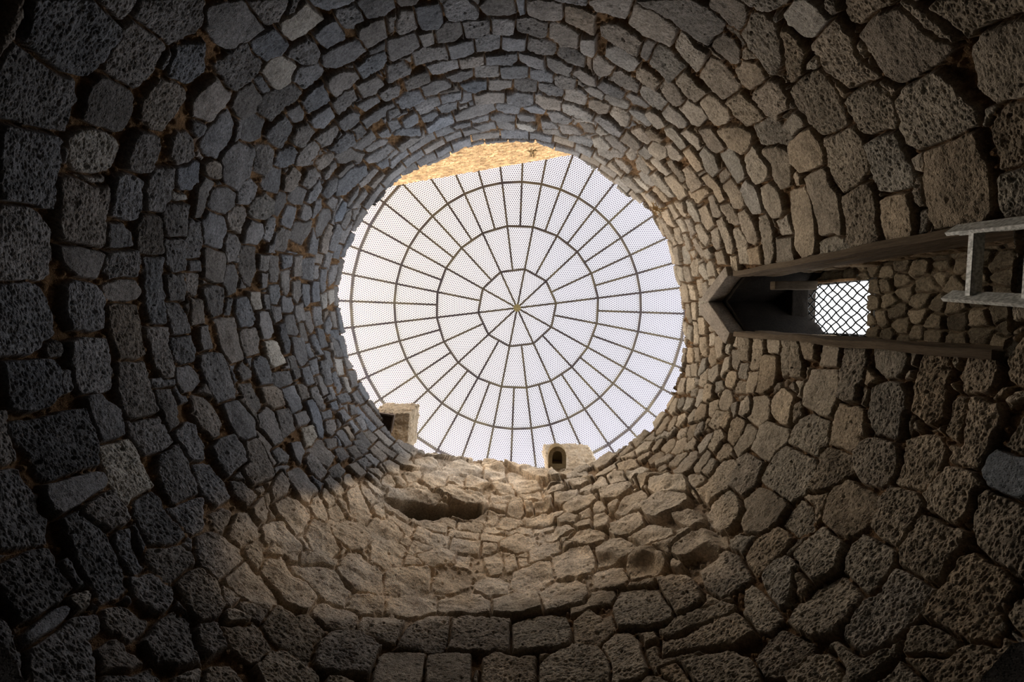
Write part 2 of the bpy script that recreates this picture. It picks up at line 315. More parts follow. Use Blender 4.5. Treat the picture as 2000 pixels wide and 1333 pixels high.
# ------------------------------------------------------------------ the round wall
# stones of the wall: angle (tenths of a degree) and height above the eye (half centimetres); letters: L light, S smooth, B big bubbles
STONES = """ 2097,424 2111,440 2090,444 2068,445 2047,439
 2115,445 2153,488 2150,501 2148,526 2133,532 2101,527 2074,518 2063,496 2067,472 2072,453 2096,451
 2028,446 2065,452 2064,473 2059,496 2061,511 2043,520 2022,519 2001,521 1992,507 1990,481 1985,453
 1980,454 1986,482 1991,510 1984,515 1952,516 1917,517 1903,515 1901,494 1899,465
 2160,496 2187,525 2173,528 2152,525 2153,503
 2189,532 2245,586 2222,606 2195,601 2167,588 2166,568 2165,537
 2148,534 2162,539 2163,577 2157,586 2135,584 2120,586 2089,576 2089,556 2091,536 2111,534
 2079,534 2084,548 2085,574 2078,583 2054,587 2029,583 2021,564 2023,535 2049,532 2067,532
 2118,602 2126,621 2124,639 2115,647 2087,643 2056,637 2050,620 2056,600 2077,595 2099,597
 2166,596 2185,608 2200,623 2167,648 2153,642 2135,635 2131,609 2144,597
 2151,589 2163,594 2142,600 2133,594
 1978,517 1981,524 1965,526 1966,523
L 1992,527 2005,536 2019,565 2013,579 2001,589 1985,587 1971,578 1960,563 1958,544 1967,531
L 1954,546 1961,577 1953,577 1946,559
 1944,523 1949,545 1947,566 1952,582 1926,586 1903,584 1874,585 1863,582 1866,561 1868,533 1883,528 1909,527
 1968,591 1979,606 1975,618 1971,631 1939,636 1915,634 1911,616 1912,591 1934,591
 2027,597 2037,604 2046,630 2033,637 2013,638 1992,636 1983,618 1983,601 2004,597
 1995,644 2011,672 1998,678 1964,679 1934,672 1930,647 1948,639 1976,637
 1898,596 1902,613 1894,628 1875,633 1868,621 1866,596
 1859,594 1867,633 1848,637 1827,632 1820,599 1831,592
 1919,636 1928,656 1928,672 1900,678 1871,683 1864,665 1868,642 1895,637
 1946,676 1958,699 1961,722 1932,727 1909,726 1899,695 1908,679 1928,673
L 1969,680 1981,708 1970,715 1961,698
 2052,655 2064,661 2077,700 2048,703 2026,697 2018,674 2030,660
 2012,681 2031,700 2035,717 2006,727 1987,717 1978,698 1996,685
 1894,686 1905,715 1882,726 1850,729 1839,711 1855,692
 1935,728 1941,754 1907,765 1876,762 1869,734 1900,728
S 1856,531 1859,562 1858,584 1841,583 1818,574 1817,555 1829,540 1841,533
 1890,466 1898,497 1886,509 1872,519 1843,523 1820,518 1813,515 1809,491 1809,466
 1858,651 1862,682 1828,685 1798,688 1753,685 1754,660 1780,652 1813,652
 1867,737 1867,763 1850,768 1849,744
 1803,475 1807,499 1800,511 1784,516 1761,521 1741,516 1729,500 1719,489 1720,466 1723,457 1794,465
 1733,509 1736,520 1729,526 1716,520 1717,509
 1714,460 1714,485 1709,506 1688,513 1665,507 1655,493 1653,472 1660,458 1681,458
 1805,536 1814,552 1814,572 1797,586 1771,586 1749,581 1745,569 1749,543 1764,537 1784,536
S 1809,591 1822,613 1821,634 1804,645 1792,635 1785,612 1794,592
 1779,591 1785,612 1781,635 1760,638 1731,638 1705,634 1699,621 1703,595 1734,592 1756,591
 1731,534 1734,554 1731,583 1708,584 1685,583 1663,579 1661,569 1659,537 1678,532 1706,532
 1697,593 1695,630 1674,633 1645,628 1616,629 1607,623 1610,587 1627,581 1658,585
 1694,520 1694,530 1669,525 1667,517 1681,515
 1747,648 1746,686 1711,686 1675,685 1663,678 1663,662 1684,654 1722,650
 1833,690 1841,727 1819,734 1795,728 1792,699 1816,691
 1788,693 1789,720 1763,732 1740,733 1732,718 1733,696 1764,695
 1728,690 1731,729 1707,735 1684,726 1680,704 1693,692 1715,685
 1673,689 1679,717 1660,732 1645,732 1633,710 1634,690 1657,686
 1645,644 1644,666 1619,669 1598,662 1581,659 1578,643 1596,636 1622,638
 1843,741 1846,765 1821,762 1803,756 1815,741
 1799,747 1797,772 1753,769 1752,744
 1665,639 1657,676 1650,673 1651,644
 1657,444 1656,449 1632,448 1605,444 1597,440 1599,427
 1642,454 1641,476 1642,504 1639,528 1614,529 1593,527 1564,516 1562,505 1564,463 1577,459 1606,459 1627,454
S 1563,460 1562,499 1554,518 1543,521 1532,511 1526,480 1526,457 1534,451 1553,454
 1523,484 1532,507 1524,520 1501,518 1486,517 1479,505 1482,491 1498,484 1515,479
 1597,426 1596,440 1575,442 1554,445 1537,439 1528,444 1506,435 1503,430 1514,409 1522,399
 1656,537 1656,549 1639,562 1630,570 1594,565 1587,558 1591,539 1616,536 1638,536
LB 1586,535 1589,554 1583,574 1570,578 1548,574 1528,573 1510,574 1507,551 1504,531 1520,529 1540,526 1563,528
 1610,581 1609,610 1605,631 1588,635 1560,633 1554,616 1556,586 1571,581 1592,580
 1548,608 1553,637 1518,639 1492,632 1470,627 1468,615 1472,584 1492,584 1524,593
 1580,648 1584,676 1573,687 1535,682 1515,669 1518,651 1535,644 1558,644
 1505,542 1502,568 1486,570 1466,566 1440,570 1426,564 1423,548 1440,524 1460,526 1485,532
 1469,576 1471,615 1456,626 1418,597 1421,578 1443,573
 1521,456 1521,471 1502,475 1485,483 1458,481 1433,477 1411,469 1408,457 1413,442 1444,448 1466,449 1495,453
 1481,501 1475,509 1449,503 1421,497 1416,489 1425,486 1445,488 1466,492
 1435,521 1418,549 1400,553 1385,548 1383,521 1387,503 1412,508 1427,512
 1419,479 1407,500 1379,505 1365,496 1358,480 1370,472 1394,470
 1383,516 1384,540 1367,555 1334,547 1311,533 1311,514 1319,500 1346,505
 1503,393 1499,429 1487,429 1460,427 1446,427 1440,414 1441,397 1442,382 1466,384 1489,387
S 1428,373 1434,408 1427,415 1420,402 1420,381 1421,372
L 1439,423 1432,439 1419,428 1422,418
 1416,373 1411,397 1417,412 1405,428 1392,426 1391,409 1365,402 1341,390 1382,359 1401,365
 1458,370 1447,371 1429,369 1414,368 1385,356 1403,342
 1403,439 1396,452 1372,457 1358,462 1352,448 1359,438 1373,432 1390,431
 1354,442 1356,460 1351,486 1334,489 1313,486 1290,475 1282,466 1300,446 1321,437
 1374,413 1372,430 1353,426 1331,426 1331,416 1350,404
 1348,400 1321,425 1292,425 1340,388
 1294,437 1277,461 1260,443 1290,423
S 2235,598 2251,603 2285,630 2283,655 2278,677 2248,673 2227,660 2216,651 2213,633 2218,613
 2289,628 2339,671 2322,682 2305,687 2284,674 2285,648
SL 2361,693 2363,717 2367,739 2332,745 2303,738 2297,716 2307,696 2336,699
 2367,693 2437,741 2416,742 2382,727 2369,708
 2437,741 2495,774 2491,792 2466,798 2434,786 2434,758
 2396,742 2424,747 2432,772 2430,791 2406,796 2388,782 2388,756
 2341,753 2366,748 2385,754 2388,782 2381,799 2344,795 2338,772
 2415,791 2466,804 2460,839 2453,853 2408,848 2406,819
 2470,806 2494,809 2477,862 2460,845
 2331,803 2362,805 2401,821 2401,858 2374,868 2335,853 2316,823
 2290,746 2323,752 2333,773 2327,797 2309,802 2286,783 2279,751
 2248,683 2291,693 2295,730 2271,736 2245,723 2238,698
 2184,656 2215,670 2232,670 2245,681 2238,698 2240,723 2230,728 2200,724 2169,715 2166,693 2176,672
SL 2228,731 2253,732 2268,739 2277,760 2283,786 2254,796 2229,791 2219,770 2225,745
 2260,791 2283,786 2315,816 2311,848 2279,846 2257,836 2251,814
 2310,850 2343,868 2362,892 2362,914 2328,916 2299,906 2297,872
 2373,881 2406,875 2436,885 2436,913 2414,932 2370,922 2372,894
 2207,734 2222,742 2216,772 2202,769 2201,751
S 2150,725 2176,720 2202,733 2198,760 2192,772 2165,773 2142,763 2142,741
S 2119,660 2151,664 2175,676 2168,701 2169,715 2139,713 2108,715 2103,704 2099,671
 2240,859 2275,852 2296,863 2283,911 2258,911 2232,894
 2284,920 2318,913 2338,929 2332,964 2299,968 2277,962
 2351,926 2395,938 2401,977 2379,990 2346,972
 2382,984 2425,989 2431,1003 2419,1038 2386,1034 2376,1014
 2176,769 2203,774 2237,802 2257,814 2254,840 2228,842 2197,833 2171,824 2166,790
 2208,835 2230,848 2224,878 2209,889 2191,877 2197,851
 2218,903 2249,906 2274,925 2266,959 2233,957 2214,926
 2266,970 2306,978 2314,1007 2299,1029 2263,1018 2260,991
 2324,981 2355,991 2378,1007 2370,1027 2329,1022
S 2142,763 2161,777 2165,813 2131,820 2110,805 2112,782
 2101,710 2127,707 2140,722 2125,748 2105,757 2080,757 2055,751 2054,726 2068,705
 2097,673 2103,704 2076,706 2056,703 2049,697
 2168,827 2197,833 2194,873 2178,883 2138,884 2136,849 2142,824
 2191,877 2218,903 2212,933 2171,941 2160,909 2169,885
 2071,757 2101,776 2108,819 2103,829 2061,838 2037,833 2020,821 2024,782 2035,766
 2113,821 2129,855 2125,873 2093,884 2070,879 2069,846 2090,832
 2037,730 2050,743 2051,768 2028,769 2020,758 2024,738
 2132,882 2158,911 2150,932 2127,942 2101,916 2100,889
 2147,939 2177,943 2196,957 2194,988 2176,1000 2140,992 2126,951
 2200,953 2239,968 2256,985 2251,998 2214,1014 2196,997
 2204,1018 2258,1027 2271,1054 2259,1082 2227,1076 2206,1048
 2250,1092 2311,1102 2309,1137 2262,1140 2246,1111
 2266,1133 2314,1158 2332,1186 2312,1197 2270,1170
 2198,1059 2240,1081 2246,1111 2258,1147 2234,1160 2191,1093
 2250,1177 2325,1203 2332,1243 2276,1242 2250,1208
 2165,1014 2206,1036 2198,1059 2161,1061 2141,1030
 2264,1251 2297,1271 2287,1304 2264,1286
 2093,1008 2130,1002 2155,1026 2138,1050 2095,1046
 2067,1049 2095,1046 2128,1055 2113,1081 2077,1082 2064,1067
 2135,1075 2158,1054 2194,1077 2187,1092 2147,1089
 2164,1116 2195,1125 2227,1130 2214,1150 2162,1144
 2061,946 2083,937 2119,949 2115,979 2090,983 2063,969
 2054,882 2091,892 2099,925 2069,940 2048,938 2044,896
 2048,988 2075,987 2091,1010 2091,1034 2053,1040 2042,1020
 1996,733 2020,738 2016,759 2006,764 1977,759 1946,759 1939,746
 1973,761 2002,765 2018,801 2009,826 1984,828 1966,817 1963,779
 2010,829 2041,831 2052,850 2042,876 2015,877 1997,859 1994,835
 1987,873 2017,883 2038,906 2028,935 2004,941 1983,921 1979,887
 1969,821 1990,837 1991,862 1977,871 1940,861 1936,844 1949,822
 1938,756 1960,770 1962,807 1949,825 1907,821 1897,812 1902,769
 2017,950 2050,945 2059,972 2043,988 2003,973 2002,950
 1991,988 2033,990 2039,1031 2014,1038 1989,1034 1984,1000
S 1951,871 1973,879 1973,918 1954,932 1924,920 1921,876
 1946,935 1990,940 1995,961 1977,970 1941,964
 1907,821 1929,828 1938,850 1919,867 1880,868 1876,832
 2023,1052 2055,1049 2058,1077 2039,1092 2013,1079
 2035,1100 2075,1095 2088,1117 2069,1135 2034,1117
 2089,1140 2108,1151 2110,1187 2078,1189
 2159,1136 2198,1147 2238,1199 2221,1230 2187,1223 2136,1204 2118,1172
 2102,1103 2138,1099 2160,1122 2130,1146 2099,1130
 2186,1239 2246,1250 2251,1277 2211,1281 2180,1264
 2011,1145 2064,1139 2075,1178 2054,1197 2001,1187 1991,1169
 2004,1044 2026,1112 1999,1119 1955,1099 1965,1036
 1967,991 1984,1000 1980,1029 1938,1029 1926,1024 1926,989
 2065,1214 2116,1215 2115,1245 2063,1258 2052,1226
 2106,1241 2159,1248 2176,1254 2153,1273 2113,1262
 2094,1270 2107,1292 2071,1318 2046,1303 2052,1268
 2111,1280 2183,1293 2177,1320 2122,1315
 2201,1298 2255,1305 2256,1324 2205,1327
 1930,739 1940,751 1902,769 1873,768 1870,748
 1894,770 1894,818 1867,827 1833,824 1831,801 1841,775
 1916,874 1920,921 1870,931 1831,913 1839,892 1868,876
 1867,830 1874,856 1850,871 1815,866 1805,847 1834,832
 1903,933 1908,970 1884,975 1868,962 1875,938
 1867,946 1869,969 1836,972 1832,953
 1909,974 1909,1011 1879,1018 1849,1013 1849,984
 1915,1018 1922,1067 1896,1069 1884,1035
 1875,1027 1884,1062 1832,1069 1818,1055 1840,1031
 1918,1073 1929,1110 1874,1120 1870,1080
 1918,1114 1932,1170 1868,1176 1869,1126
 1910,1184 1911,1220 1871,1218 1874,1187
 1903,1229 1906,1261 1850,1260 1836,1242 1860,1226
 1923,1289 1928,1331 1880,1325 1858,1293 1896,1278
 1836,976 1841,1018 1814,1027 1793,1013 1797,988
 1854,1082 1860,1117 1824,1125 1801,1103 1816,1084
 1852,1128 1853,1173 1803,1180 1791,1151 1819,1136
 1862,1183 1871,1218 1811,1230 1806,1192 1833,1180
 1814,1032 1813,1069 1789,1082 1773,1071 1778,1034
 1790,988 1788,1026 1757,1026 1747,998 1767,989
 1789,1087 1802,1130 1756,1135 1751,1097 1768,1085
 1762,1041 1770,1075 1723,1095 1715,1082 1720,1049 1741,1041
 1773,1143 1779,1178 1732,1192 1717,1170 1733,1151
 1792,1198 1792,1235 1743,1239 1737,1200 1768,1194
L 1830,1236 1838,1275 1793,1275 1786,1247
L 1838,1275 1850,1316 1814,1333 1800,1296
 1742,1252 1768,1285 1735,1292 1710,1269 1717,1245
 1817,770 1827,801 1821,824 1792,825 1771,815 1763,797 1779,783 1798,774
 1801,750 1790,769 1763,773 1752,764 1752,744
 1798,862 1808,899 1786,918 1758,922 1740,904 1745,871 1772,863
 1801,841 1802,859 1767,849 1767,834
 1777,932 1775,970 1727,989 1713,972 1715,941 1749,927
L 1818,913 1819,942 1786,951 1777,932 1795,915
 1759,802 1763,855 1724,860 1674,864 1670,824 1701,811 1730,807
 1732,868 1740,883 1739,925 1711,932 1683,923 1680,879 1701,866
LB 1705,950 1708,971 1701,1002 1649,1006 1644,961 1656,943
 1742,1005 1747,1033 1693,1045 1673,1031 1672,1008 1701,1002
 1709,1055 1706,1104 1648,1115 1629,1073 1659,1059
 1748,1112 1745,1138 1698,1145 1694,1116 1723,1105
 1688,1114 1689,1147 1650,1151 1649,1105
 1731,1198 1724,1234 1673,1238 1670,1198
 1703,1153 1714,1180 1651,1200 1653,1176
 1662,1027 1660,1054 1605,1047 1604,1017
 1641,1117 1643,1158 1601,1148 1600,1112
 1625,1060 1626,1102 1578,1101 1580,1059
 1662,893 1673,919 1661,945 1607,936 1613,890 1639,886
 1630,953 1626,1012 1599,1014 1592,964 1605,947
 1652,832 1668,861 1645,878 1633,869 1631,838
 1691,742 1697,766 1689,802 1654,812 1615,815 1602,811 1598,791 1600,759 1628,746 1664,741
 1744,758 1747,776 1704,779 1702,753
 1630,1162 1631,1213 1561,1197 1563,1147
 1662,1219 1652,1254 1607,1243 1611,1212
 1703,1273 1681,1313 1632,1328 1630,1282
 1592,1124 1593,1160 1540,1150 1539,1112
 1590,1222 1592,1252 1538,1244 1526,1202
L 1631,1268 1625,1324 1578,1300 1578,1255
 1632,1328 1622,1353 1590,1376 1589,1326
 1583,1320 1574,1378 1527,1343 1528,1295
L 1568,1275 1562,1315 1516,1281 1519,1252
 1625,830 1619,865 1584,873 1561,868 1558,842 1584,832
 1604,885 1599,936 1586,951 1552,939 1552,895 1571,879
 1591,955 1587,1005 1553,1007 1525,1002 1528,958 1565,953
 1589,1025 1582,1061 1548,1054 1545,1015
 1565,1058 1568,1104 1531,1104 1501,1096 1503,1075 1534,1062
 1622,705 1612,734 1585,746 1560,744 1544,729 1543,711 1570,698 1591,691
 1598,763 1599,797 1569,810 1544,816 1514,806 1512,779 1528,764 1559,763
 1552,838 1561,879 1546,898 1509,883 1481,873 1477,839 1504,835 1527,826
 1546,898 1540,942 1512,944 1489,930 1487,886 1517,890
 1522,949 1523,1000 1495,1003 1486,974 1497,939
 1543,1024 1539,1056 1498,1059 1451,1026 1440,1002 1450,992 1488,1006
 1503,1064 1493,1125 1472,1105 1481,1062
 1472,1058 1465,1103 1438,1081 1433,1037 1449,1030
LB 1491,959 1477,1003 1448,980 1434,953 1444,927
 1444,975 1436,996 1385,991 1374,942 1397,935 1433,923
S 1468,893 1459,926 1432,913 1416,868 1435,865
 1423,893 1427,925 1370,925 1359,909 1362,885 1392,881
 1468,823 1473,850 1447,862 1435,841 1444,820
 1512,770 1508,797 1491,803 1442,790 1426,781 1434,726 1466,727 1470,748
 1526,695 1536,716 1532,751 1500,755 1477,742 1476,714 1469,692 1499,691
 1415,823 1413,864 1384,861 1346,852 1342,811 1356,798 1389,810
 1417,778 1424,806 1394,801 1383,781 1388,746 1405,752
S 1403,696 1407,723 1380,717 1368,704 1371,689 1389,681
 1515,652 1502,674 1463,677 1438,667 1433,638 1462,631
 1470,616 1459,629 1433,625 1422,612 1436,590
 1459,694 1447,710 1412,722 1407,689 1437,685
 1430,623 1432,647 1415,655 1400,646 1393,634 1401,615
 1369,940 1366,985 1341,979 1337,948 1353,931
 1337,960 1329,981 1306,975 1299,949 1319,940
 1361,893 1359,920 1313,928 1306,905 1325,886
 1306,1056 1286,1090 1260,1087 1263,1054
 1266,1077 1249,1103 1224,1081 1229,1048 1248,1048
 1291,1011 1272,1027 1231,1020 1236,1002 1265,998
 1437,1066 1429,1106 1384,1090 1390,1059
 1433,1003 1419,1041 1402,1029 1410,994
 1434,1113 1430,1148 1391,1130 1393,1105
 1435,1201 1436,1250 1394,1229 1396,1200
 1382,1060 1373,1099 1341,1083 1348,1053
 1397,1009 1389,1045 1362,1039 1367,998
 1392,1109 1379,1139 1338,1123 1349,1083
 1285,1122 1280,1164 1246,1170 1231,1129 1257,1106
 1345,998 1339,1039 1302,1034 1306,1001
 1480,1148 1477,1185 1447,1188 1446,1143
 1511,1133 1509,1169 1485,1154 1493,1125
 1482,1222 1473,1256 1448,1236 1452,1195
 1520,1182 1519,1252 1490,1248 1498,1184
 1382,739 1377,773 1352,794 1326,788 1298,761 1315,721 1352,728
 1348,829 1340,852 1300,833 1288,805 1295,780 1327,805
 1344,877 1319,885 1301,870 1309,849 1331,856
 1302,921 1295,967 1258,939 1228,912 1219,866 1261,874
 1288,978 1269,993 1234,968 1240,940 1271,955
 1236,944 1223,970 1198,935 1198,905 1221,921
 1306,844 1299,872 1265,850 1267,813
 1405,633 1406,664 1393,685 1356,668 1357,652 1363,632 1381,627
 1413,582 1406,606 1386,620 1363,621 1344,615 1341,586 1345,558 1365,553 1389,561
 1358,634 1351,651 1336,647 1320,629 1314,615 1331,616 1349,624
 1362,678 1363,702 1349,723 1325,717 1299,714 1286,704 1302,686 1327,680 1345,666
 1342,561 1341,586 1340,614 1317,612 1289,609 1264,601 1260,577 1282,569 1306,569 1327,565
 1379,543 1375,553 1354,548 1334,547 1315,539 1308,521 1308,507 1322,499 1337,504
 1333,554 1319,562 1306,558 1306,542 1321,544
 1314,622 1318,646 1296,662 1269,653 1242,651 1216,640 1210,614 1222,603 1252,605 1286,612
 1284,660 1268,676 1247,704 1219,713 1195,696 1172,685 1170,654 1190,647 1217,652 1251,657
 1219,713 1216,764 1200,779 1165,764 1141,757 1125,714 1158,694 1181,699
 1173,671 1168,684 1123,708 1111,688 1110,670 1137,655 1166,656
 1136,759 1118,787 1062,822 1049,789 1047,759 1081,733 1123,722
 1117,705 1076,732 1029,743 1022,711 1062,679 1102,674
 1214,612 1211,632 1194,644 1150,654 1137,632 1136,611 1163,601 1189,601
 1142,635 1135,650 1092,672 1071,663 1073,640 1069,614 1095,615 1135,617
 1257,548 1258,568 1259,588 1226,587 1212,602 1193,599 1176,594 1178,573 1171,545 1172,533 1204,539 1235,541
 1301,547 1291,563 1263,569 1257,548 1275,549
 1169,541 1181,571 1166,590 1140,609 1110,608 1090,601 1085,575 1088,552 1119,544 1153,533
 1092,563 1091,591 1074,603 1032,616 1020,610 1019,578 1020,552 1079,539
 1068,610 1062,649 1032,689 1000,692 989,643 1000,620 1032,616
 1017,606 983,618 952,618 946,567 1007,561
 1228,499 1227,524 1205,534 1171,531 1152,525 1145,511 1204,481
 1296,512 1281,529 1260,546 1243,535 1221,528 1227,503 1249,501 1278,501
 1320,488 1307,506 1292,507 1273,496 1277,482 1282,470 1300,468
 1275,464 1254,482 1219,476 1265,448
 1308,530 1298,539 1273,541 1272,534 1294,519
 1225,864 1212,913 1176,925 1143,906 1150,868 1179,844 1206,851
B 1192,823 1181,848 1150,868 1123,857 1118,804 1141,773 1173,783
 1294,806 1274,842 1237,862 1200,836 1199,789 1222,777 1265,789
 1326,753 1302,796 1266,779 1238,761 1239,731 1269,722
 1283,699 1261,718 1227,729 1224,713 1254,697 1271,680
 2486,769 2500,776 2496,789 2478,795
 2500,776 2539,793 2528,804 2502,797
 2527,809 2570,817 2574,837 2569,863 2557,877 2533,867 2520,849
 2577,822 2595,812 2625,819 2646,854 2640,870 2610,873 2585,869 2576,849
 2647,844 2668,825 2711,827 2719,865 2686,873 2661,868
 2719,827 2735,826 2738,864 2727,870 2721,859
 2739,831 2790,824 2809,835 2813,871 2791,882 2752,868 2738,858
 2774,822 2855,801 2853,817 2822,824 2802,824
 2811,835 2835,828 2873,836 2882,884 2851,879 2817,870
 2477,821 2499,806 2521,816 2519,855 2494,865 2465,857
 2453,865 2494,865 2510,874 2509,912 2478,921 2444,919 2436,913
 2515,870 2536,877 2547,885 2542,928 2520,924 2514,908
 2546,888 2576,872 2605,877 2604,911 2583,931 2546,923
 2609,876 2656,879 2666,886 2661,925 2638,932 2612,923
 2668,880 2690,876 2717,882 2712,925 2692,931 2668,920
 2719,888 2753,879 2787,886 2785,923 2773,939 2723,931
 2787,889 2821,886 2854,903 2856,942 2819,948 2790,929
 2855,909 2885,896 2898,965 2876,954 2860,940
 2488,935 2510,926 2551,929 2564,938 2560,987 2527,979 2486,979
 2564,938 2588,932 2624,936 2625,971 2599,986 2566,978
 2628,937 2656,931 2685,934 2681,976 2652,983 2629,975
 2687,934 2723,935 2741,940 2739,982 2704,984 2685,972
 2743,943 2773,939 2806,952 2811,965 2804,989 2766,990 2744,978
 2813,957 2848,952 2877,961 2879,998 2845,1006 2816,993
 2430,930 2462,939 2471,976 2463,987 2412,978
 2510,985 2536,983 2579,991 2578,1026 2541,1031 2517,1022 2509,1001
 2587,986 2618,988 2641,996 2641,1028 2608,1032 2584,1020
 2646,997 2684,994 2718,991 2720,1018 2703,1038 2643,1032
 2723,995 2756,991 2785,1001 2788,1041 2758,1043 2725,1022
 2790,1000 2819,1000 2851,1011 2850,1049 2814,1050 2792,1031
 2877,961 2896,958 2907,1015 2891,1008
 2448,1000 2482,996 2507,999 2504,1032 2469,1043 2443,1036
 2544,1045 2576,1038 2612,1038 2609,1067 2574,1086 2544,1072
 2617,1039 2648,1037 2675,1041 2675,1084 2649,1090 2615,1082
 2680,1041 2717,1042 2748,1044 2748,1083 2712,1090 2678,1080
 2750,1044 2783,1046 2810,1060 2810,1096 2775,1097 2751,1083
 2810,1069 2835,1055 2865,1064 2868,1100 2835,1106 2813,1095
 2854,1035 2871,1010 2909,1022 2916,1062 2889,1060
 2405,998 2437,1000 2437,1036 2420,1053 2384,1052
 2476,1057 2517,1048 2551,1062 2549,1093 2505,1102 2475,1095
 2572,1099 2611,1090 2643,1093 2638,1125 2606,1142 2580,1127
 2646,1094 2680,1094 2706,1100 2703,1133 2672,1146 2645,1137
 2712,1095 2743,1097 2770,1107 2769,1146 2733,1147 2711,1133
 2776,1106 2813,1105 2845,1121 2846,1151 2807,1162 2780,1134
 2405,1063 2444,1051 2474,1065 2470,1102 2432,1111 2406,1096
 2512,1122 2541,1119 2569,1122 2563,1161 2534,1161 2512,1153
 2604,1157 2639,1146 2683,1157 2681,1206 2640,1205 2602,1199
 2691,1174 2722,1153 2761,1158 2766,1200 2728,1223 2690,1206
 2770,1167 2807,1167 2842,1169 2842,1226 2794,1239 2772,1210
 2843,1122 2868,1105 2906,1127 2905,1160 2871,1170 2847,1161
 2442,1119 2485,1113 2512,1122 2507,1149 2467,1164 2443,1160
 2497,1165 2533,1166 2552,1177 2544,1207 2506,1212
 2535,1225 2568,1214 2616,1210 2654,1213 2654,1261 2609,1287 2535,1263
 2657,1214 2704,1218 2728,1240 2722,1278 2679,1271 2656,1243
 2737,1240 2769,1222 2801,1249 2796,1276 2759,1273
 2844,1185 2877,1167 2936,1193 2942,1225 2893,1238 2854,1226
 2807,1247 2842,1232 2883,1258 2874,1290 2830,1301
 2379,1067 2407,1075 2401,1101 2365,1104
 2397,1142 2432,1132 2439,1150 2429,1188 2390,1183
 2447,1169 2483,1177 2491,1195 2472,1222 2444,1203
 2444,1229 2489,1205 2524,1218 2525,1269 2482,1270 2442,1266
 2578,1280 2610,1274 2634,1288 2625,1319 2581,1308
 2634,1294 2672,1276 2715,1291 2709,1324 2651,1325
 2715,1284 2765,1284 2773,1315 2728,1323
 2517,1297 2551,1286 2576,1293 2572,1325 2525,1325
 2579,1328 2618,1323 2648,1318 2648,1367 2601,1367
 2651,1325 2683,1330 2708,1352 2708,1388 2661,1370
L 2718,1331 2754,1326 2781,1362 2769,1395 2721,1373
 2791,1303 2830,1301 2852,1331 2801,1355
 2362,1112 2383,1126 2383,1162 2355,1164
 2368,1168 2395,1189 2426,1223 2416,1259 2355,1184
 2843,1308 2896,1302 2927,1327 2870,1371
 2904,1269 2941,1252 2961,1287 2932,1315
 2856,806 2884,790 2930,769 2940,803 2932,819 2899,822 2875,825
 2936,801 2941,778 2957,778 2974,768 2996,769 3024,774 3035,809 3028,826 2998,832 2972,834 2956,827 2942,824
 2941,763 2974,744 3017,716 3048,711 3079,713 3091,712 3093,729 3088,766 3071,770 3040,771 3009,769 2978,766
 3052,690 3087,662 3112,674 3122,692 3118,705 3094,709 3072,709 3058,707
 3087,662 3147,609 3143,628 3137,645 3121,657 3099,660
 2854,844 2873,836 2889,852 2889,875 2873,882 2860,882
 2892,868 2913,845 2934,840 2964,839 2980,845 2981,889 2948,892 2916,893 2897,890
 2863,899 2890,900 2918,904 2915,933 2905,953 2873,963
 2916,913 2939,895 2965,901 2992,908 2991,938 2980,951 2949,948 2919,938
 2982,850 2991,837 3004,840 3005,890 2990,889
 3009,836 3025,829 3060,841 3076,844 3074,882 3068,903 3042,893 3009,887
 3033,804 3038,776 3052,777 3071,787 3096,780 3106,813 3101,831 3073,828 3041,821
 3092,750 3101,727 3123,725 3137,731 3153,752 3142,765 3116,765 3097,762
 3121,697 3117,674 3132,659 3158,654 3183,655 3198,660 3224,684 3205,709 3177,712 3146,711 3126,707
 3104,802 3106,788 3128,782 3156,785 3178,784 3183,804 3176,835 3151,841 3114,836
 3156,767 3156,743 3174,727 3201,727 3204,741 3199,768 3180,773
 3204,767 3211,725 3225,711 3252,714 3268,727 3272,764 3252,777 3215,778
 2883,965 2900,949 2931,960 2942,961 2944,991 2923,1013 2895,1005
 2947,1005 2947,981 2962,961 3001,969 3016,980 3014,1008 2984,1019 2954,1008
 2991,938 3000,916 3023,910 3053,919 3051,953 3024,956 3001,953
 2882,1021 2910,1030 2918,1042 2908,1076 2892,1077
 2924,1047 2931,1025 2957,1023 2988,1033 2990,1060 2957,1069
 2893,1086 2912,1065 2946,1068 2946,1097 2913,1102
 2949,1085 2955,1061 2980,1068 3008,1062 3015,1085 2984,1105
 2913,1133 2926,1113 2967,1110 2971,1151 2950,1170 2918,1162
 2976,1146 2984,1105 3025,1096 3036,1151 3021,1169
 2997,1043 3005,1016 3034,1015 3057,1028 3053,1052 3029,1070
 3016,980 3032,964 3059,961 3088,971 3087,1010 3065,1018 3034,1015
 3052,943 3057,915 3076,909 3116,919 3119,948 3102,963 3076,959
 3075,895 3081,853 3096,851 3121,857 3145,849 3142,892 3129,901 3102,903
 3116,919 3125,914 3150,905 3175,904 3177,947 3161,964 3119,959
 3091,1005 3094,972 3111,969 3148,965 3156,991 3145,1009 3110,1019
 3142,892 3150,857 3168,848 3205,839 3214,858 3209,894 3181,903
 3182,835 3191,793 3207,790 3234,785 3252,784 3254,798 3245,831 3211,838
 3020,1101 3026,1062 3056,1059 3084,1065 3082,1092 3051,1098
 3058,1047 3072,1019 3099,1024 3119,1038 3106,1068 3070,1062
 2940,1214 2957,1175 2995,1173 3031,1181 3033,1211 2998,1234
 3252,817 3262,774 3288,765 3317,758 3332,768 3316,805 3287,821
 3274,754 3276,728 3302,747
 3052,1161 3070,1113 3111,1128 3112,1165 3083,1169
 3120,1054 3132,1023 3171,1028 3188,1032 3183,1061 3159,1060
 3157,1017 3163,980 3195,973 3216,992 3216,1015 3195,1019
 3182,954 3201,921 3236,918 3252,919 3251,954 3222,968
 3210,896 3238,846 3266,830 3283,853 3286,878 3257,898 3229,901
